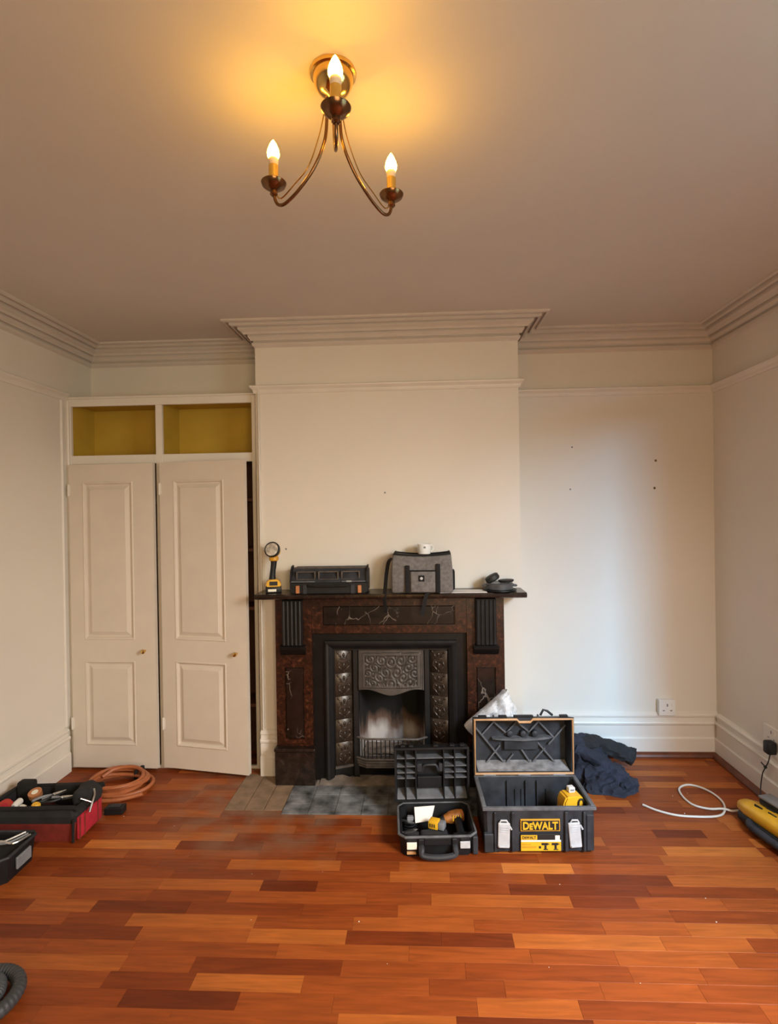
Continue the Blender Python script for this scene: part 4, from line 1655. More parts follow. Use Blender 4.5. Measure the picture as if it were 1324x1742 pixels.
for x in (-0.055, 0.012, 0.070):
    bm = BM()
    lathe(bm, [(0.016, 0), (0.015, 0.028), (0.007, 0.032)], (x, yi-0.0005, ZL+0.176), 14, Matrix.Rotation(PI/2, 3, 'X'))
    obj('lid_boss', bm, DUSTYP, lid, smooth=True)
for x, hw_ in ((-0.20, 0.02), (-0.10, 0.02), (0.0025, 0.048), (0.20, 0.02)):
    bm = BM()
    add_box(bm, x-hw_, x+hw_, y0L+0.004, y0L+0.024, zt-0.004, zt+0.008, 0.002)
    obj('lid_catch', bm, BLACKP, lid)
bm = BM()
tube(bm, [(0.090, y0L+0.03, zt+0.001), (0.105, y0L+0.03, zt+0.028), (0.125, y0L+0.03, zt+0.022), (0.150, y0L+0.03, zt+0.001)], 0.006, 8)
obj('lid_bail', bm, BLACKP, lid, smooth=True)
bm = BM()
for x in (-0.17, 0.0, 0.17):
    tube(bm, [(x-0.03, D+0.0, Hh+0.004), (x+0.03, D+0.0, Hh+0.004)], 0.005, 8)
obj('hinge', bm, GREYP, t, smooth=True)
# yellow tool inside the box
u = thing('power_tool', 'yellow and white power tool poking out of the large tool box', 'power tool', (0.662, 2.575, 0.0225), 0.2)
bm = BM()
add_box(bm, -0.050, 0.050, -0.040, 0.040, 0.0, 0.105, 0.010, 2)
obj('tool_base', bm, BLACKP, u, smooth=True)
bm = BM()
prism(bm, [(-0.048, 0.1055), (0.046, 0.1055), (0.052, 0.160), (0.044, 0.186), (-0.030, 0.188), (-0.044, 0.165)], -0.040, 0.036, 'y')
bmesh.ops.bevel(bm, geom=bm.edges[:], offset=0.007, segments=2, affect='EDGES')
obj('shell', bm, YELP, u, smooth=True)
bm = BM()
tube(bm, smooth_path([(0.024, -0.0445, 0.118), (0.022, -0.0445, 0.160), (0.030, -0.0445, 0.176), (0.046, -0.043, 0.168), (0.052, -0.042, 0.120)], 4), 0.004, 8)
obj('grip_trim', bm, INK, u, smooth=True)
bm = BM()
add_box(bm, -0.004, 0.026, -0.006, 0.024, 0.188, 0.212, 0.003)
sw = obj('cap', bm, WHITEP, u)
bm = BM()
add_box(bm, 0.002, 0.020, -0.0075, -0.0062, 0.197, 0.205)
obj('cap_label', bm, GREYP, sw)

# ------------------------------------------------------------------ smaller black drill case, open
t = thing('drill_case', 'open black drill case with cream latch plates left of the big box', 'tool case', (0.048, 2.567, 0), 0.06)
W, D, Hc = 0.168, 0.140, 0.090
bm = BM()
tray(bm, W, D, Hc, 0.012, 0.010, 0.008, 0.028)
obj('case_body', bm, BLACKP, t)
bm = BM()
for w_, d_, z0, z1 in ((W+0.004, D+0.004, Hc-0.010, Hc+0.002),):
    R1 = [(-w_+0.028, -d_), (w_-0.028, -d_), (w_, -d_+0.028), (w_, d_-0.028), (w_-0.028, d_), (-w_+0.028, d_), (-w_, d_-0.028), (-w_, -d_+0.028)]
    tube(bm, [(p[0]*0.985, p[1]*0.98, Hc-0.002) for p in R1], 0.006, 6, closed=True)
obj('rim', bm, DUSTG, t)
bm = BM()                                                        # front handle
tube(bm, smooth_path([(-0.072, -D+0.006, 0.052), (-0.072, -D-0.028, 0.048), (-0.068, -D-0.036, 0.028), (0.0, -D-0.038, 0.020), (0.068, -D-0.036, 0.028), (0.072, -D-0.028, 0.048), (0.072, -D+0.006, 0.052)], 4), 0.0125, 8)
obj('handle', bm, DUSTYP, t, smooth=True)
bm = BM()
add_box(bm, -0.085, -0.060, -D-0.014, -D+0.010, 0.006, 0.084, 0.004)
add_box(bm, 0.060, 0.085, -D-0.014, -D+0.010, 0.006, 0.084, 0.004)
add_box(bm, -0.060, 0.060, -D-0.004, -D+0.010, 0.050, 0.084, 0.003)
obj('handle_mount', bm, BLACKP, t)
for x0, x1, mt_, low in ((-0.136, -0.092, CREAMLAB, True), (0.096, 0.140, SILVERP, False)):
    bm = BM()
    add_box(bm, x0, x1, -D-0.006, -D+0.008, 0.036, 0.066, 0.002)
    la = obj('latch', bm, mt_, t)
    bm = BM()
    add_box(bm, x0+0.002, x1-0.002, -D-0.003, -D+0.008, 0.0665, 0.078, 0.002)
    obj('latch_bail', bm, BLACKP, la)
    if low:
        bm = BM()
        add_box(bm, x0, x1-0.004, -D-0.0035, -D+0.008, 0.014, 0.024, 0.001)
        obj('latch_strip', bm, ORANGE_RIM, la)
bm = BM()
add_box(bm, 0.152, 0.176, -D+0.004, -D+0.040, 0.002, 0.080, 0.004)
obj('corner_post', bm, DUSTYP, t)
# lid standing at the back
y0L = D+0.006
zt = 0.355
bm = BM()
tray_y(bm, W+0.014, Hc+0.003, zt, y0L, y0L+0.060, 0.010)
lid = obj('lid', bm, BLACKP, t)
yi = y0L+0.050
for x in (-0.128, -0.078, 0.058, 0.112):
    bm = BM()
    add_box(bm, x-0.003, x+0.003, y0L+0.004, yi+0.004, Hc+0.014, zt-0.012)
    obj('lid_rib', bm, BLACKP, lid)
for z in (0.232, 0.262, 0.302, 0.205):
    for a, b in ((-0.170, -0.132), (-0.124, -0.082), (-0.074, 0.054), (0.062, 0.108), (0.116, 0.170)):
        if z != 0.302 and a == -0.074:
            continue
        bm = BM()
        add_box(bm, a, b, y0L+0.006, yi+0.004, z-0.0025, z+0.0025)
        obj('lid_ledge', bm, DUSTG, lid)
bm = BM()
tube(bm, smooth_path([(-0.05, y0L+0.020, 0.232), (-0.035, y0L+0.016, 0.262), (0.0, y0L+0.014, 0.266), (0.020, y0L+0.016, 0.262), (0.035, y0L+0.020, 0.232)], 4), 0.007, 6)
add_box(bm, -0.074, -0.048, y0L+0.01, yi, 0.232, 0.272, 0.003)
add_box(bm, 0.034, 0.056, y0L+0.01, yi, 0.232, 0.272, 0.003)
obj('lid_handle_recess', bm, DUSTYP, lid, smooth=True)
bm = BM()
add_box(bm, -0.072, 0.052, y0L+0.018, yi+0.002, 0.150, 0.205, 0.004)
obj('lid_block', bm, BLACKP, lid)
for x in (-0.14, -0.10, 0.02, 0.10, 0.15):
    bm = BM()
    add_box(bm, x-0.012, x+0.012, y0L+0.004, y0L+0.03, zt+0.0005, zt+0.010, 0.002)
    obj('lid_catch', bm, BLACKP, lid)
for a, b in ((-0.170, -0.132), (-0.124, -0.082), (-0.074, 0.054), (0.062, 0.108), (0.116, 0.170)):
    bm = BM()
    prism(bm, [(y0L+0.004, Hc+0.014), (y0L+0.008, Hc+0.020), (yi+0.003, Hc+0.052), (yi+0.003, Hc+0.014)], a, b, 'x')
    obj('lid_slope', bm, DUSTG, lid)
# contents of the drill case
cx, cy, rz0 = 0.048, 2.567, 0.06


def inC(x, y, z):
    c, s = math.cos(rz0), math.sin(rz0)
    return (cx+x*c-y*s, cy+x*s+y*c, z)


u = thing('charger', 'black block charger lying inside the drill case', 'charger', inC(-0.008, -0.062, 0.0105), rz0+0.05)
bm = BM()
prism(bm, [(-0.062, 0.0), (0.062, 0.0), (0.062, 0.040), (0.052, 0.052), (-0.058, 0.048), (-0.062, 0.040)], -0.034, 0.034, 'y')
bmesh.ops.bevel(bm, geom=bm.edges[:], offset=0.004, segments=1, affect='EDGES')
obj('charger_body', bm, DUSTYP, u)
bm = BM()
add_box(bm, -0.04, 0.035, -0.0352, -0.0342, 0.012, 0.016)
obj('seam', bm, INK, u)
u = thing('battery', 'yellow battery pack resting on the black charger in the drill case', 'battery', inC(0.006, -0.030, 0.0640), rz0-0.42)
bm = BM()
add_box(bm, -0.036, 0.010, -0.022, 0.022, 0.0, 0.036, 0.005, 2)
bb = obj('battery_shell', bm, YELP, u, smooth=True)
bm = BM()
add_box(bm, 0.0102, 0.038, -0.020, 0.020, 0.002, 0.032, 0.004, 2)
obj('battery_end', bm, GREYP, u, smooth=True)
bm = BM()
for k in range(3):
    add_box(bm, -0.028+k*0.010, -0.023+k*0.010, -0.0226, -0.0221, 0.010, 0.026)
obj('battery_mark', bm, INK, bb)
bm = BM()
for a, b in ((0, 0), ):
    pass
vv = [(-0.045, 0.0, 0.0), (0.030, 0.0, 0.006), (0.052, 0.0, 0.052), (-0.045, 0.0, 0.050)]
A = [bm.verts.new(v) for v in vv]
B = [bm.verts.new((v[0], 0.004, v[2])) for v in vv]
bm.faces.new(A)
bm.faces.new(B[::-1])
for k in range(4):
    bm.faces.new((A[k], B[k], B[(k+1) % 4], A[(k+1) % 4]))
for v in bm.verts:
    v.co.y += 0.9*v.co.z
bmesh.ops.recalc_face_normals(bm, faces=bm.faces[:])
o = obj('leaflet', bm, PAPER, loc=inC(-0.045, 0.030, 0.055))
o.rotation_euler = (0, 0, 0.1)
tag(o, 'folded white leaflet standing in the back of the drill case', 'leaflet')
# drill lying in the right of the case
u = thing('cordless_drill', 'yellow and black cordless drill lying in the right half of the case', 'drill', inC(0.105, -0.010, 0.0105), rz0+0.15)
bm = BM()
tube(bm, [(-0.052, 0.066, 0.050), (-0.020, 0.070, 0.052), (0.020, 0.074, 0.054), (0.042, 0.076, 0.055)], [0.016, 0.028, 0.030, 0.026], 14)
dh = obj('motor_housing', bm, RUST, u, smooth=True)
bm = BM()
tube(bm, [(-0.076, 0.063, 0.049), (-0.052, 0.066, 0.050)], [0.010, 0.017], 12)
obj('chuck', bm, BLACKP, u, smooth=True)
bm = BM()
for k in range(4):
    tube(bm, [(-0.012+k*0.012, 0.0415, 0.050), (-0.012+k*0.012, 0.044, 0.074)], 0.003, 6)
obj('vent', bm, YELP, dh, smooth=True)
bm = BM()
tube(bm, [(0.012, 0.046, 0.050), (0.006, 0.0, 0.042), (0.0, -0.048, 0.036)], [0.019, 0.017, 0.020], 12)
obj('handle', bm, BLACKP, u, smooth=True)
bm = BM()
add_box(bm, -0.040, 0.040, -0.096, -0.050, 0.0, 0.052, 0.006, 2)
bt = obj('battery', bm, BLACKP, u, smooth=True)
bm = BM()
add_box(bm, -0.030, 0.032, -0.088, -0.080, 0.0522, 0.056, 0.001)
obj('battery_clip', bm, COPPER, bt)
# loose bits
for (x, y, z, a, lab) in ((-0.115, -0.030, 0.052, 0.35, 'shiny steel blade lying across front left of the drill case'), (-0.120, 0.045, 0.052, -0.5, 'steel driver bit holder in back left of the drill case')):
    bm = BM()
    R = Matrix.Rotation(a, 3, 'Z')
    prism(bm, [(-0.032, -0.008), (0.020, -0.010), (0.036, 0.0), (0.020, 0.008), (-0.032, 0.006)], -0.003, 0.003, 'z')
    tube(bm, [(-0.034, 0, 0), (-0.05, 0.002, -0.001)], 0.004, 8)
    for v in bm.verts:
        v.co = R @ v.co
    o = obj('blade' if a > 0 else 'bit_holder', bm, METAL, loc=inC(x, y, z))
    tag(o, lab, 'tool')
u = thing('cable', 'coiled black lead in the back left of the drill case', 'cable', inC(-0.112, 0.060, 0.012))
bm = BM()
pts = [(0.030*math.cos(a/10)*(1+0.1*math.sin(a)), 0.034*math.sin(a/10), 0.004+a*0.00022) for a in range(0, 180, 3)]
tube(bm, pts, 0.0038, 8)
obj('lead', bm, BLACKP, u, smooth=True)
bm = BM()
add_box(bm, -0.016, 0.016, -0.012, 0.012, 0.040, 0.060, 0.004)
obj('plug', bm, GREYP, u)
bm = BM()
add_box(bm, -0.040, 0.030, -0.036, 0.030, 0.0, 0.040, 0.006, 2)
o = obj('pouch', bm, CHARCLOTH, loc=inC(-0.108, -0.055, 0.0105), smooth=True)
tag(o, 'small black cloth pouch in front left corner of the drill case', 'pouch')

# ------------------------------------------------------------------ polythene bag behind the boxes
bm = BM()
NB, MB_ = 72, 40
rings = []
for j in range(MB_+1):
    t = j/MB_                                            # 0 floor .. 1 peak
    z = 0.545*t
    if t < 0.50:
        xl = -0.060
    elif t < 0.68:
        xl = -0.060 - 0.095*((t-0.50)/0.18)
    else:
        xl = -0.155 + 0.205*(t-0.68)/0.32
    xr = 0.170 - 0.105*max(0, (t-0.55)/0.45)**1.2
    hd = 0.068*(1-0.75*max(0, (t-0.5)/0.5)) + 0.004
    ring = []
    for k in range(NB):
        a_ = 2*PI*k/NB
        ca, sa = math.cos(a_), math.sin(a_)
        x = (xl+xr)/2 + (xr-xl)/2*math.copysign(abs(ca)**0.8, ca)
        y = hd*math.copysign(abs(sa)**0.8, sa)
        p = Vector((x, y, z))
        w_ = min(1, t*6)
        n1 = 1-abs(noise.noise(Vector((x*17, y*17, z*15))))*2
        n2 = 1-abs(noise.noise(Vector((x*38+7, y*38, z*34))))*2
        p += Vector((ca*0.4, sa, 0.5*ca))*(n1*0.013+n2*0.008)*w_
        p.z = max(p.z, 0.0005)
        p.y = max(-0.076, min(0.076, p.y))
        ring.append(bm.verts.new(p))
    rings.append(ring)
for a_, b_ in zip(rings, rings[1:]):
    for k in range(NB):
        bm.faces.new((a_[k], a_[(k+1) % NB], b_[(k+1) % NB], b_[k]))
bm.faces.new(rings[0][::-1])
bm.faces.new(rings[-1])
o = obj('plastic_bag', bm, PLASTICBAG, loc=(0.372, 2.962, 0.0050))
tag(o, 'crumpled clear polythene bag standing behind the big open tool box', 'bag')

# ------------------------------------------------------------------ navy jacket heap


def fold(p, seed, fr):
    """ridged folds: 0 in the creases, 1 on the crests"""
    q = Vector((p.x*fr+seed, p.y*fr*1.3-seed, p.z*fr*0.9))
    q += noise.noise_vector(q*0.6)*0.9
    r = 1-abs(noise.noise(q))*1.9
    return max(0.0, r)**1.5


def cloth_heap(name, cx, cy, hw, hd, hgt, seed, material, parent, lean=(0, 0), amp=0.030, fr=8.0, rot=0.0):
    bm = BM()
    n, mr = 128, 56
    rings = []
    for j in range(mr+1):
        t = j/mr
        ring = []
        for i in range(n):
            a = 2*PI*i/n
            lob = 1.0 + 0.20*noise.noise(Vector((math.cos(a)*2.2+seed, math.sin(a)*2.2, seed))) + 0.06*noise.noise(Vector((math.cos(a)*7, math.sin(a)*7+seed, 1)))
            k = math.cos(t*PI/2)**0.8 if t < 1 else 0
            x, y = math.cos(a)*hw*lob*k, math.sin(a)*hd*lob*k
            z = hgt*(0.75*t + 0.25*math.sin(t*PI/2))
            p = Vector((x+lean[0]*z, y+lean[1]*z, z))
            nrm = Vector((math.cos(a)*hgt/hw, math.sin(a)*hgt/hd, 1.0)).normalized()
            w_ = min(1, t*9+0.15)
            f = fold(p, seed, fr)*0.75 + fold(p, seed*2+3, fr*2.1)*0.40 + fold(p, seed+9, fr*4.3)*0.14
            p += nrm*(f-0.55)*amp*w_
            q = Vector((p.x*math.cos(rot)-p.y*math.sin(rot), p.x*math.sin(rot)+p.y*math.cos(rot), max(p.z, 0.0)))
            ring.append(bm.verts.new(q+Vector((cx, cy, 0))))
        rings.append(ring)
    for a, b in zip(rings, rings[1:]):
        for k in range(n):
            bm.faces.new((a[k], a[(k+1) % n], b[(k+1) % n], b[k]))
    bm.faces.new(rings[0][::-1])
    bmesh.ops.remove_doubles(bm, verts=bm.verts[:], dist=0.0004)
    return obj(name, bm, material, parent, smooth=True)


def sleeve(ctrl, r, seed, material, parent, flat=0.8):
    bm = BM()
    pts = smooth_path(ctrl, 14)
    N = len(pts)
    rd = [r*(1.0 + 0.10*noise.noise(Vector((i*0.11, seed, 0)))) for i in range(N)]
    rd[-1] *= 0.86
    tube(bm, pts, rd, 40)
    for v in bm.verts:
        f = fold(v.co, seed, 9.0)*0.6 + fold(v.co, seed+4, 20.0)*0.5 + fold(v.co, seed+4, 40.0)*0.15
        i = min(range(0, N, 3), key=lambda k: (pts[k]-v.co).length_squared)
        d = v.co-pts[i]
        d.z *= flat
        v.co = pts[i] + d*(0.80+0.42*f)
        v.co.z = max(v.co.z, 0.0)
    return obj('sleeve', bm, material, parent, smooth=True)


t = thing('jacket', 'crumpled dark navy jacket heaped on the floor right of the tool box', 'jacket', (0.93, 3.16, 0.0008))
cloth_heap('jacket_body', -0.035, 0.045, 0.170, 0.130, 0.235, 1.3, NAVY, t, lean=(-0.35, 0.0), amp=0.055, fr=8.0)
cloth_heap('jacket_front', 0.035, -0.085, 0.165, 0.120, 0.130, 4.1, NAVY, t, lean=(-0.4, 0.4), amp=0.050, fr=9.0, rot=-0.3)
sleeve([(-0.07, 0.05, 0.175), (0.03, 0.085, 0.165), (0.12, 0.110, 0.130), (0.20, 0.125, 0.094), (0.262, 0.130, 0.070), (0.285, 0.125, 0.062)], 0.050, 2.0, CHARCLOTH, t)
sleeve([(-0.09, -0.02, 0.17), (0.00, -0.05, 0.135), (0.08, -0.075, 0.090), (0.140, -0.12, 0.048), (0.165, -0.175, 0.028)], 0.040, 6.0, NAVY, t)

# ------------------------------------------------------------------ white cable and yellow tool on the right
bm = BM()
zc = 0.0062
cpts = [(1.102, 2.867, zc), (1.150, 2.815, zc), (1.225, 2.772, zc), (1.315, 2.760, zc), (1.405, 2.764, zc), (1.462, 2.795, zc), (1.508, 2.880, zc), (1.512, 2.970, zc), (1.478, 3.050, zc), (1.420, 3.078, zc), (1.358, 3.035, zc), (1.338, 2.950, zc), (1.352, 2.870, zc), (1.410, 2.832, zc+0.001), (1.458, 2.822, zc+0.007), (1.482, 2.812, zc+0.010), (1.505, 2.800, zc+0.008), (1.526, 2.772, zc+0.025)]
tube(bm, smooth_path(cpts, 7), 0.0052, 8)
o = obj('cable', bm, WHITECAB, smooth=True)
tag(o, 'white cable looping over the floor to the yellow tool', 'cable')

u = thing('power_tool', 'yellow and black power tool with grey top lying by right wall', 'power tool', (1.545, 2.775, 0.0008), math.radians(-166))
# local +y runs from nose (far end) toward the camera; +x points to the left in view
def rounded_body(bm, stations, n=20, p=3.0):
    """stations: (y, half-width, z0, z1, xoff); superellipse sections"""
    rings = []
    for y, w, z0, z1, xo in stations:
        ring = []
        for k in range(n):
            a = 2*PI*k/n
            c, s = math.cos(a), math.sin(a)
            ring.append(bm.verts.new((xo+w*math.copysign(abs(c)**(2/p), c), y, (z0+z1)/2+(z1-z0)/2*math.copysign(abs(s)**(2/p), s))))
        rings.append(ring)
    for a, b in zip(rings, rings[1:]):
        for k in range(n):
            bm.faces.new((a[k], a[(k+1) % n], b[(k+1) % n], b[k]))
    bm.faces.new(rings[0][::-1])
    bm.faces.new(rings[-1])
    bmesh.ops.recalc_face_normals(bm, faces=bm.faces[:])


bm = BM()
rounded_body(bm, [(0.00, 0.030, 0.012, 0.040, 0.0), (0.02, 0.052, 0.0, 0.052, 0.0), (0.10, 0.068, 0.0, 0.056, 0.0), (0.30, 0.078, 0.0, 0.056, 0.0), (0.46, 0.078, 0.0, 0.056, 0.0), (0.48, 0.070, 0.006, 0.050, 0.0)])
obj('base_shell', bm, BLACKP, u, smooth=True)
bm = BM()
rounded_body(bm, [(-0.012, 0.018, 0.048, 0.072, 0.0), (0.0, 0.036, 0.040, 0.086, 0.0), (0.05, 0.054, 0.036, 0.098, 0.0), (0.14, 0.066, 0.036, 0.108, 0.0), (0.30, 0.072, 0.036, 0.114, 0.0), (0.42, 0.070, 0.036, 0.112, 0.0), (0.46, 0.058, 0.040, 0.100, 0.0)])
ys = obj('shell', bm, YELP, u, smooth=True)
bm = BM()
for k in range(4):
    add_box(bm, 0.020, 0.026, 0.09+k*0.075, 0.135+k*0.075, 0.098+k*0.003, 0.1120+k*0.0015, 0.002)
for k in range(3):
    add_box(bm, -0.006, 0.000, 0.13+k*0.075, 0.175+k*0.075, 0.104+k*0.002, 0.1150+k*0.001, 0.002)
obj('vent_slot', bm, INK, ys)
bm = BM()
tube(bm, smooth_path([(0.058, 0.10, 0.036), (0.082, 0.13, 0.034), (0.092, 0.22, 0.034), (0.094, 0.34, 0.034), (0.090, 0.44, 0.034)], 6), 0.017, 12)
obj('side_bar', bm, DUSTYP, u, smooth=True)
bm = BM()
add_box(bm, -0.070, -0.004, 0.085, 0.215, 0.106, 0.134, 0.008, 2)
bp_ = obj('battery', bm, BLACKP, u, smooth=True)
bm = BM()
add_box(bm, -0.072, -0.002, 0.082, 0.218, 0.1342, 0.146, 0.005, 2)
obj('battery_top', bm, GREYP, bp_, smooth=True)

# ------------------------------------------------------------------ left: tool bag, coil, case, hose
t = thing('tool_bag', 'open black and red nylon tool bag on floor by left wall', 'tool bag', (-1.815, 2.600, 0.0008), 0.02)
W, D = 0.205, 0.112
bm = BM()
tray(bm, W, D, 0.088, 0.010, 0.006, 0.012, 0.020)
obj('lower_body', bm, MAROON, t)
bm = BM()


def band(bm, w, d, z0, z1, th, ch_=0.02, bulge=0.006):
    def ring(w_, d_, z):
        return [bm.verts.new(p) for p in ((-w_+ch_, -d_, z), (w_-ch_, -d_, z), (w_, -d_+ch_, z), (w_, d_-ch_, z), (w_-ch_, d_, z), (-w_+ch_, d_, z), (-w_, d_-ch_, z), (-w_, -d_+ch_, z))]
    rs = [ring(w-th, d-th, z0), ring(w, d, z0), ring(w+bulge, d+bulge, (z0+z1)/2), ring(w, d, z1), ring(w-th, d-th, z1-0.002)]
    for a, b in zip(rs, rs[1:]+[rs[0]]):
        for k in range(8):
            bm.faces.new((a[k], a[(k+1) % 8], b[(k+1) % 8], b[k]))
    bmesh.ops.recalc_face_normals(bm, faces=bm.faces[:])


band(bm, W, D, 0.0885, 0.155, 0.012)
obj('upper_body', bm, CHARCLOTH, t)
bm = BM()
ring_ = [(-W+0.02, -D), (W-0.02, -D), (W, -D+0.02), (W, D-0.02), (W-0.02, D), (-W+0.02, D), (-W, D-0.02), (-W, -D+0.02)]
tube(bm, smooth_path([(p[0], p[1], 0.158+0.006*math.sin(i*2.1)) for i, p in enumerate(ring_)], 4, closed=True), 0.010, 8, closed=True)
obj('rim', bm, BLACKWEB, t, smooth=True)
bm = BM()
add_box(bm, W-0.002, W+0.0120, -D+0.012, D-0.020, 0.010, 0.112, 0.005, 2)
ep = obj('end_panel', bm, REDCLOTH, t, smooth=True)
bm = BM()
for y in (-D+0.012, -0.062, 0.048):
    add_box(bm, W+0.0121, W+0.0150, y, y+0.010, 0.010, 0.112, 0.001)
obj('panel_strap', bm, MAROON, ep)
bm = BM()
tube(bm, [(W-0.010, -D-0.002, 0.004), (W-0.006, -D-0.004, 0.112)], 0.006, 8)
obj('corner_piping', bm, BLACKWEB, t, smooth=True)
bm = BM()                                                        # end pouch, soft
add_box(bm, W-0.060, W+0.022, -0.046, 0.080, 0.113, 0.205, 0.022, 3)
bmesh.ops.subdivide_edges(bm, edges=bm.edges[:], cuts=2, use_grid_fill=True)
for v in bm.verts:
    v.co += noise.noise_vector(v.co*20)*0.014
obj('end_pouch', bm, CHARCLOTH, t, smooth=True)
bm = BM()
tube(bm, smooth_path([(W+0.020, 0.010, 0.190), (W+0.034, -0.010, 0.172), (W+0.036, -0.035, 0.146), (W+0.034, -0.056, 0.114)], 5), 0.005, 8)
tube(bm, [(W-0.005, -0.058, 0.178), (W+0.034, -0.038, 0.152)], 0.004, 8)
obj('clip', bm, METAL, t, smooth=True)
bm = BM()
add_box(bm, -0.010, 0.12, D-0.04, D-0.010, 0.07, 0.178, 0.006, 2)
obj('inner_pocket', bm, BLACKWEB, t, smooth=True)
bm = BM()
add_box(bm, -W+0.016, -0.11, D-0.060, D-0.010, 0.07, 0.200, 0.012, 3)
obj('inner_pocket', bm, BLACKWEB, t, smooth=True)
bm = BM()
add_box(bm, -W+0.014, W-0.06, -D+0.014, D-0.05, 0.0065, 0.090, 0.004)
obj('inner_tray', bm, BLACKWEB, t)
bx, by = -1.815, 2.600


def roll(name, lab, x, y, z, r, w, m1, m2, tilt):
    u = thing(name, lab, 'tape', (bx+x, by+y, z), 0, 'tape rolls in the tool bag')
    M_ = Matrix.Rotation(tilt, 3, 'X')
    bm = BM()
    lathe(bm, [(r*0.5, 0), (r, 0), (r, w), (r*0.5, w)], (0, 0, 0), 22, M_)
    obj('tape_roll', bm, m1, u, smooth=True)
    bm = BM()
    lathe(bm, [(r*0.2, -0.001), (r*0.49, -0.001), (r*0.49, w+0.001), (r*0.2, w+0.001)], (0, 0, 0), 18, M_)
    obj('tape_core', bm, m2, u, smooth=True)


roll('tape', 'red tape roll at left end inside the tool bag', -0.150, -0.062, 0.130, 0.036, 0.030, REDP, REDCLOTH, 0.75)
roll('tape', 'orange-brown tape roll at the back of the tool bag', -0.068, 0.020, 0.152, 0.030, 0.024, COPPER, CREAMLAB, 0.35)
u = thing('sealant_tube', 'white tube lying beside the red tape in the tool bag', 'tube', (bx-0.108, by-0.055, 0.1285))
bm = BM()
tube(bm, [(-0.008, 0.03, 0.02), (0.0, -0.01, 0.022), (0.004, -0.030, 0.024)], [0.016, 0.016, 0.010], 12)
obj('tube_body', bm, WHITEP, u, smooth=True)
bm = BM()
tube(bm, [(0.004, -0.030, 0.024), (0.006, -0.045, 0.024)], [0.008, 0.006], 10)
obj('tube_nozzle', bm, GREYP, u, smooth=True)
u = thing('screwdriver', 'yellow-handled screwdriver standing in the tool bag', 'screwdriver', (bx+0.008, by-0.072, 0.0910))
bm = BM()
lathe(bm, [(0.010, 0.02), (0.017, 0.026), (0.019, 0.058), (0.021, 0.074), (0.014, 0.084)], (0, 0, 0), 12, Matrix.Rotation(0.25, 3, 'X'))
obj('handle', bm, YELP, u, smooth=True)
bm = BM()
tube(bm, [(0, 0.0, 0.0), (0, -0.005, 0.021)], 0.004, 8)
obj('shaft', bm, METAL, u, smooth=True)
u = thing('screwdriver', 'pale wooden-handled tool next to yellow screwdriver in the tool bag', 'tool', (bx-0.070, by-0.045, 0.0910))
bm = BM()
lathe(bm, [(0.008, 0.02), (0.017, 0.030), (0.019, 0.055), (0.012, 0.068)], (0, 0, 0), 12, Matrix.Rotation(0.5, 3, 'X'))
obj('handle', bm, CREAMLAB, u, smooth=True)
bm = BM()
tube(bm, [(0, 0.0, 0.0), (0, -0.010, 0.020)], 0.004, 8)
obj('shaft', bm, METAL, u, smooth=True)
for i, (x, y, a, lab) in enumerate(((0.035, 0.005, 0.9, 'grey steel pliers standing up in the middle of the tool bag'), (0.090, -0.020, 0.35, 'grey steel snips lying flat at right of the tool bag'))):
    u = thing('pliers', lab, 'pliers', (bx+x, by+y, 0.1655 if i == 0 else 0.1635), a, 'pliers in the tool bag')
    bm = BM()
    for s in (-1, 1):
        prism(bm, [(-0.010, s*0.002), (0.0, s*0.011), (0.020, s*0.010), (0.052, s*0.003), (0.052, s*0.0005), (0.0, s*0.0005)], -0.005, 0.005, 'z')
    tube(bm, [(0, 0, -0.006), (0, 0, 0.007)], 0.008, 10)
    obj('jaws', bm, METAL, u)
    for s in (-1, 1):
        bm = BM()
        tube(bm, smooth_path([(-0.008, s*0.006, 0), (-0.035, s*0.020, 0), (-0.065, s*0.022, 0), (-0.090, s*0.016, -0.002)], 4), 0.0065, 8)
        obj('grip', bm, GREYP if s > 0 else BLACKP, u, smooth=True)

u = thing('hose_coil', 'coil of orange-brown hose on the floor behind the tool bag', 'hose', (-1.690, 3.010, 0.0008))
bm = BM()
pts = []
NT = 5
for i in range(NT*26):
    a = 2*PI*i/26 + 2.6
    lp = i/26
    rx = 0.165 + 0.014*math.sin(lp*2.3) - 0.006*lp
    ry = 0.120 + 0.012*math.cos(lp*1.7)
    pts.append((rx*math.cos(a)+0.010*math.sin(lp*2.9), ry*math.sin(a)+0.010*math.cos(lp*2.1), 0.0115 + 0.0105*lp + 0.005*math.sin(a*2+lp)))
tube(bm, pts + [(pts[-1][0]-0.03, pts[-1][1]-0.05, 0.045)], 0.0105, 8)
obj('hose', bm, HOSEM, u, smooth=True)
bm = BM()
pts = smooth_path([(-0.10, -0.150, 0.0115), (-0.02, -0.165, 0.0115), (0.06, -0.160, 0.0115), (0.13, -0.130, 0.013), (0.190, -0.105, 0.020)], 6)
tube(bm, pts, 0.0105, 8)
obj('hose_end', bm, HOSEM, u, smooth=True)
bm = BM()
for k in range(3):
    tube(bm, [(0.045+k*0.006, 0.085, 0.004), (0.05+k*0.006, 0.085, 0.052), (0.055+k*0.006, 0.150, 0.052), (0.055+k*0.006, 0.150, 0.004)], 0.005, 6)
obj('cable_tie', bm, BLACKWEB, u, smooth=True)
u = thing('connector_block', 'flat black connector block on floor right of the tool bag', 'connector', (-1.566, 2.755, 0.0008), 0.10)
bm = BM()
add_box(bm, -0.046, 0.046, -0.026, 0.026, 0.0, 0.034, 0.004, 2)
obj('block_body', bm, BLACKP, u)
bm = BM()
add_box(bm, -0.030, 0.030, -0.018, 0.018, 0.0342, 0.038, 0.002)
obj('block_cover', bm, DUSTYP, u)

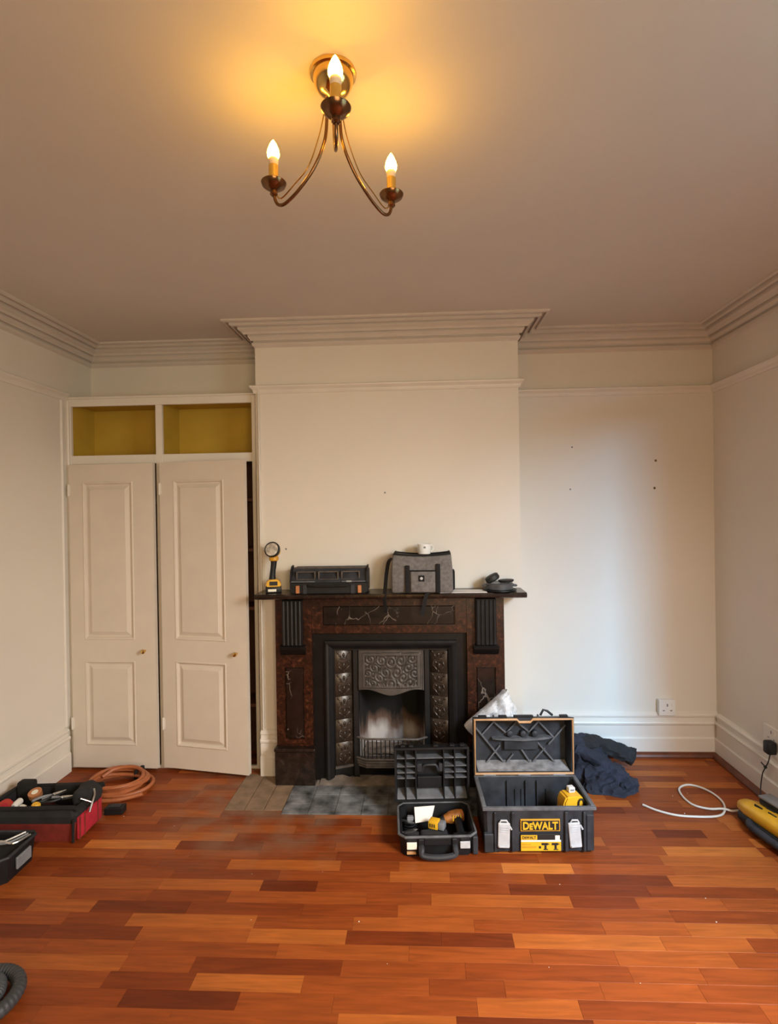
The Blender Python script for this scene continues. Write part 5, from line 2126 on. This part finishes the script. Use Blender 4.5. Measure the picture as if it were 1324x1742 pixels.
t = thing('tool_tray', 'open black tool case cut off by the left edge in front of tool bag', 'tool case', (-1.872, 2.285, 0.0008), 0.04)
bm = BM()
tray(bm, 0.160, 0.105, 0.105, 0.012, 0.010, 0.010, 0.020)
obj('case_body', bm, BLACKP, t)
bm = BM()
ring_ = [(-0.150, -0.107), (0.142, -0.107), (0.162, -0.087), (0.162, 0.087), (0.142, 0.107), (-0.150, 0.107)]
tube(bm, [(p[0], p[1], 0.107) for p in ring_], 0.006, 6, closed=True)
obj('rim', bm, DUSTYP, t)
bm = BM()
add_box(bm, 0.157, 0.168, -0.040, 0.050, 0.030, 0.080, 0.003)
obj('latch', bm, GREYP, t)
bm = BM()
add_box(bm, -0.140, 0.140, -0.09, 0.09, 0.0105, 0.080, 0.004)
obj('insert_tray', bm, BLACKWEB, t)
for i in range(3):
    bm = BM()
    tube(bm, smooth_path([(-0.12+0.06*i, -0.08, 0.090), (-0.04+0.04*i, -0.02+0.02*i, 0.112), (0.05+0.03*i, 0.02, 0.108), (0.12+0.01*i, 0.085, 0.120-0.006*i)], 5), 0.0045, 6)
    o = obj('metal_strip', bm, METAL if i != 1 else GREYP, loc=(-1.872, 2.285, 0.0008), smooth=True)
    tag(o, ['thin steel rod lying leftmost across the open black tool case', 'grey lead lying between two steel rods in the black tool case', 'thin steel rod at right end of the open black tool case'][i], 'rod', 'rods lying over the left tool case')

u = thing('vacuum_hose', 'coiled dark grey ribbed hose at bottom left corner of the floor', 'hose', (-1.375, 1.640, 0.0008))
bm = BM()
pts, rd = [], []
N_ = 420
for i in range(N_):
    a = 2*PI*i/200
    R_ = 0.108 - 0.020*0 if i < 200 else 0.108
    lp = i/200
    rx = 0.106 - 0.052*min(1, max(0, lp-0.75))
    pts.append((rx*math.cos(a+2.0), rx*1.05*math.sin(a+2.0), 0.0222 + 0.012*lp))
    rd.append(0.0205 + 0.0012*math.sin(i*PI/2.0))
tube(bm, pts, rd, 12)
obj('ribbed_hose', bm, RUBBER, u, smooth=True)
bm = BM()
p_end = Vector(pts[-1])
d_end = (Vector(pts[-1])-Vector(pts[-8])).normalized()
tube(bm, [p_end, p_end+d_end*0.05], 0.025, 14)
obj('hose_cuff', bm, BLACKP, u, smooth=True)

# ------------------------------------------------------------------ crumbs of plaster on the floor
bm = BM()
for i in range(22):
    yv = random.uniform(1.62, 3.1)
    xv = random.uniform(-0.62*yv, 0.58*yv)
    if xv > XR-0.1 or (-0.9 < xv < 1.2 and yv > 2.4):
        continue
    s = random.uniform(0.0010, 0.0024)
    ellipsoid(bm, (xv, yv, 0.0008+s*0.4), (s*1.3, s, s*0.6), 6, 4)
o = obj('plaster_crumbs', bm, PAPER, kind='stuff')
o['label'] = 'scattered white plaster crumbs on the wooden floor'
o['category'] = 'debris'
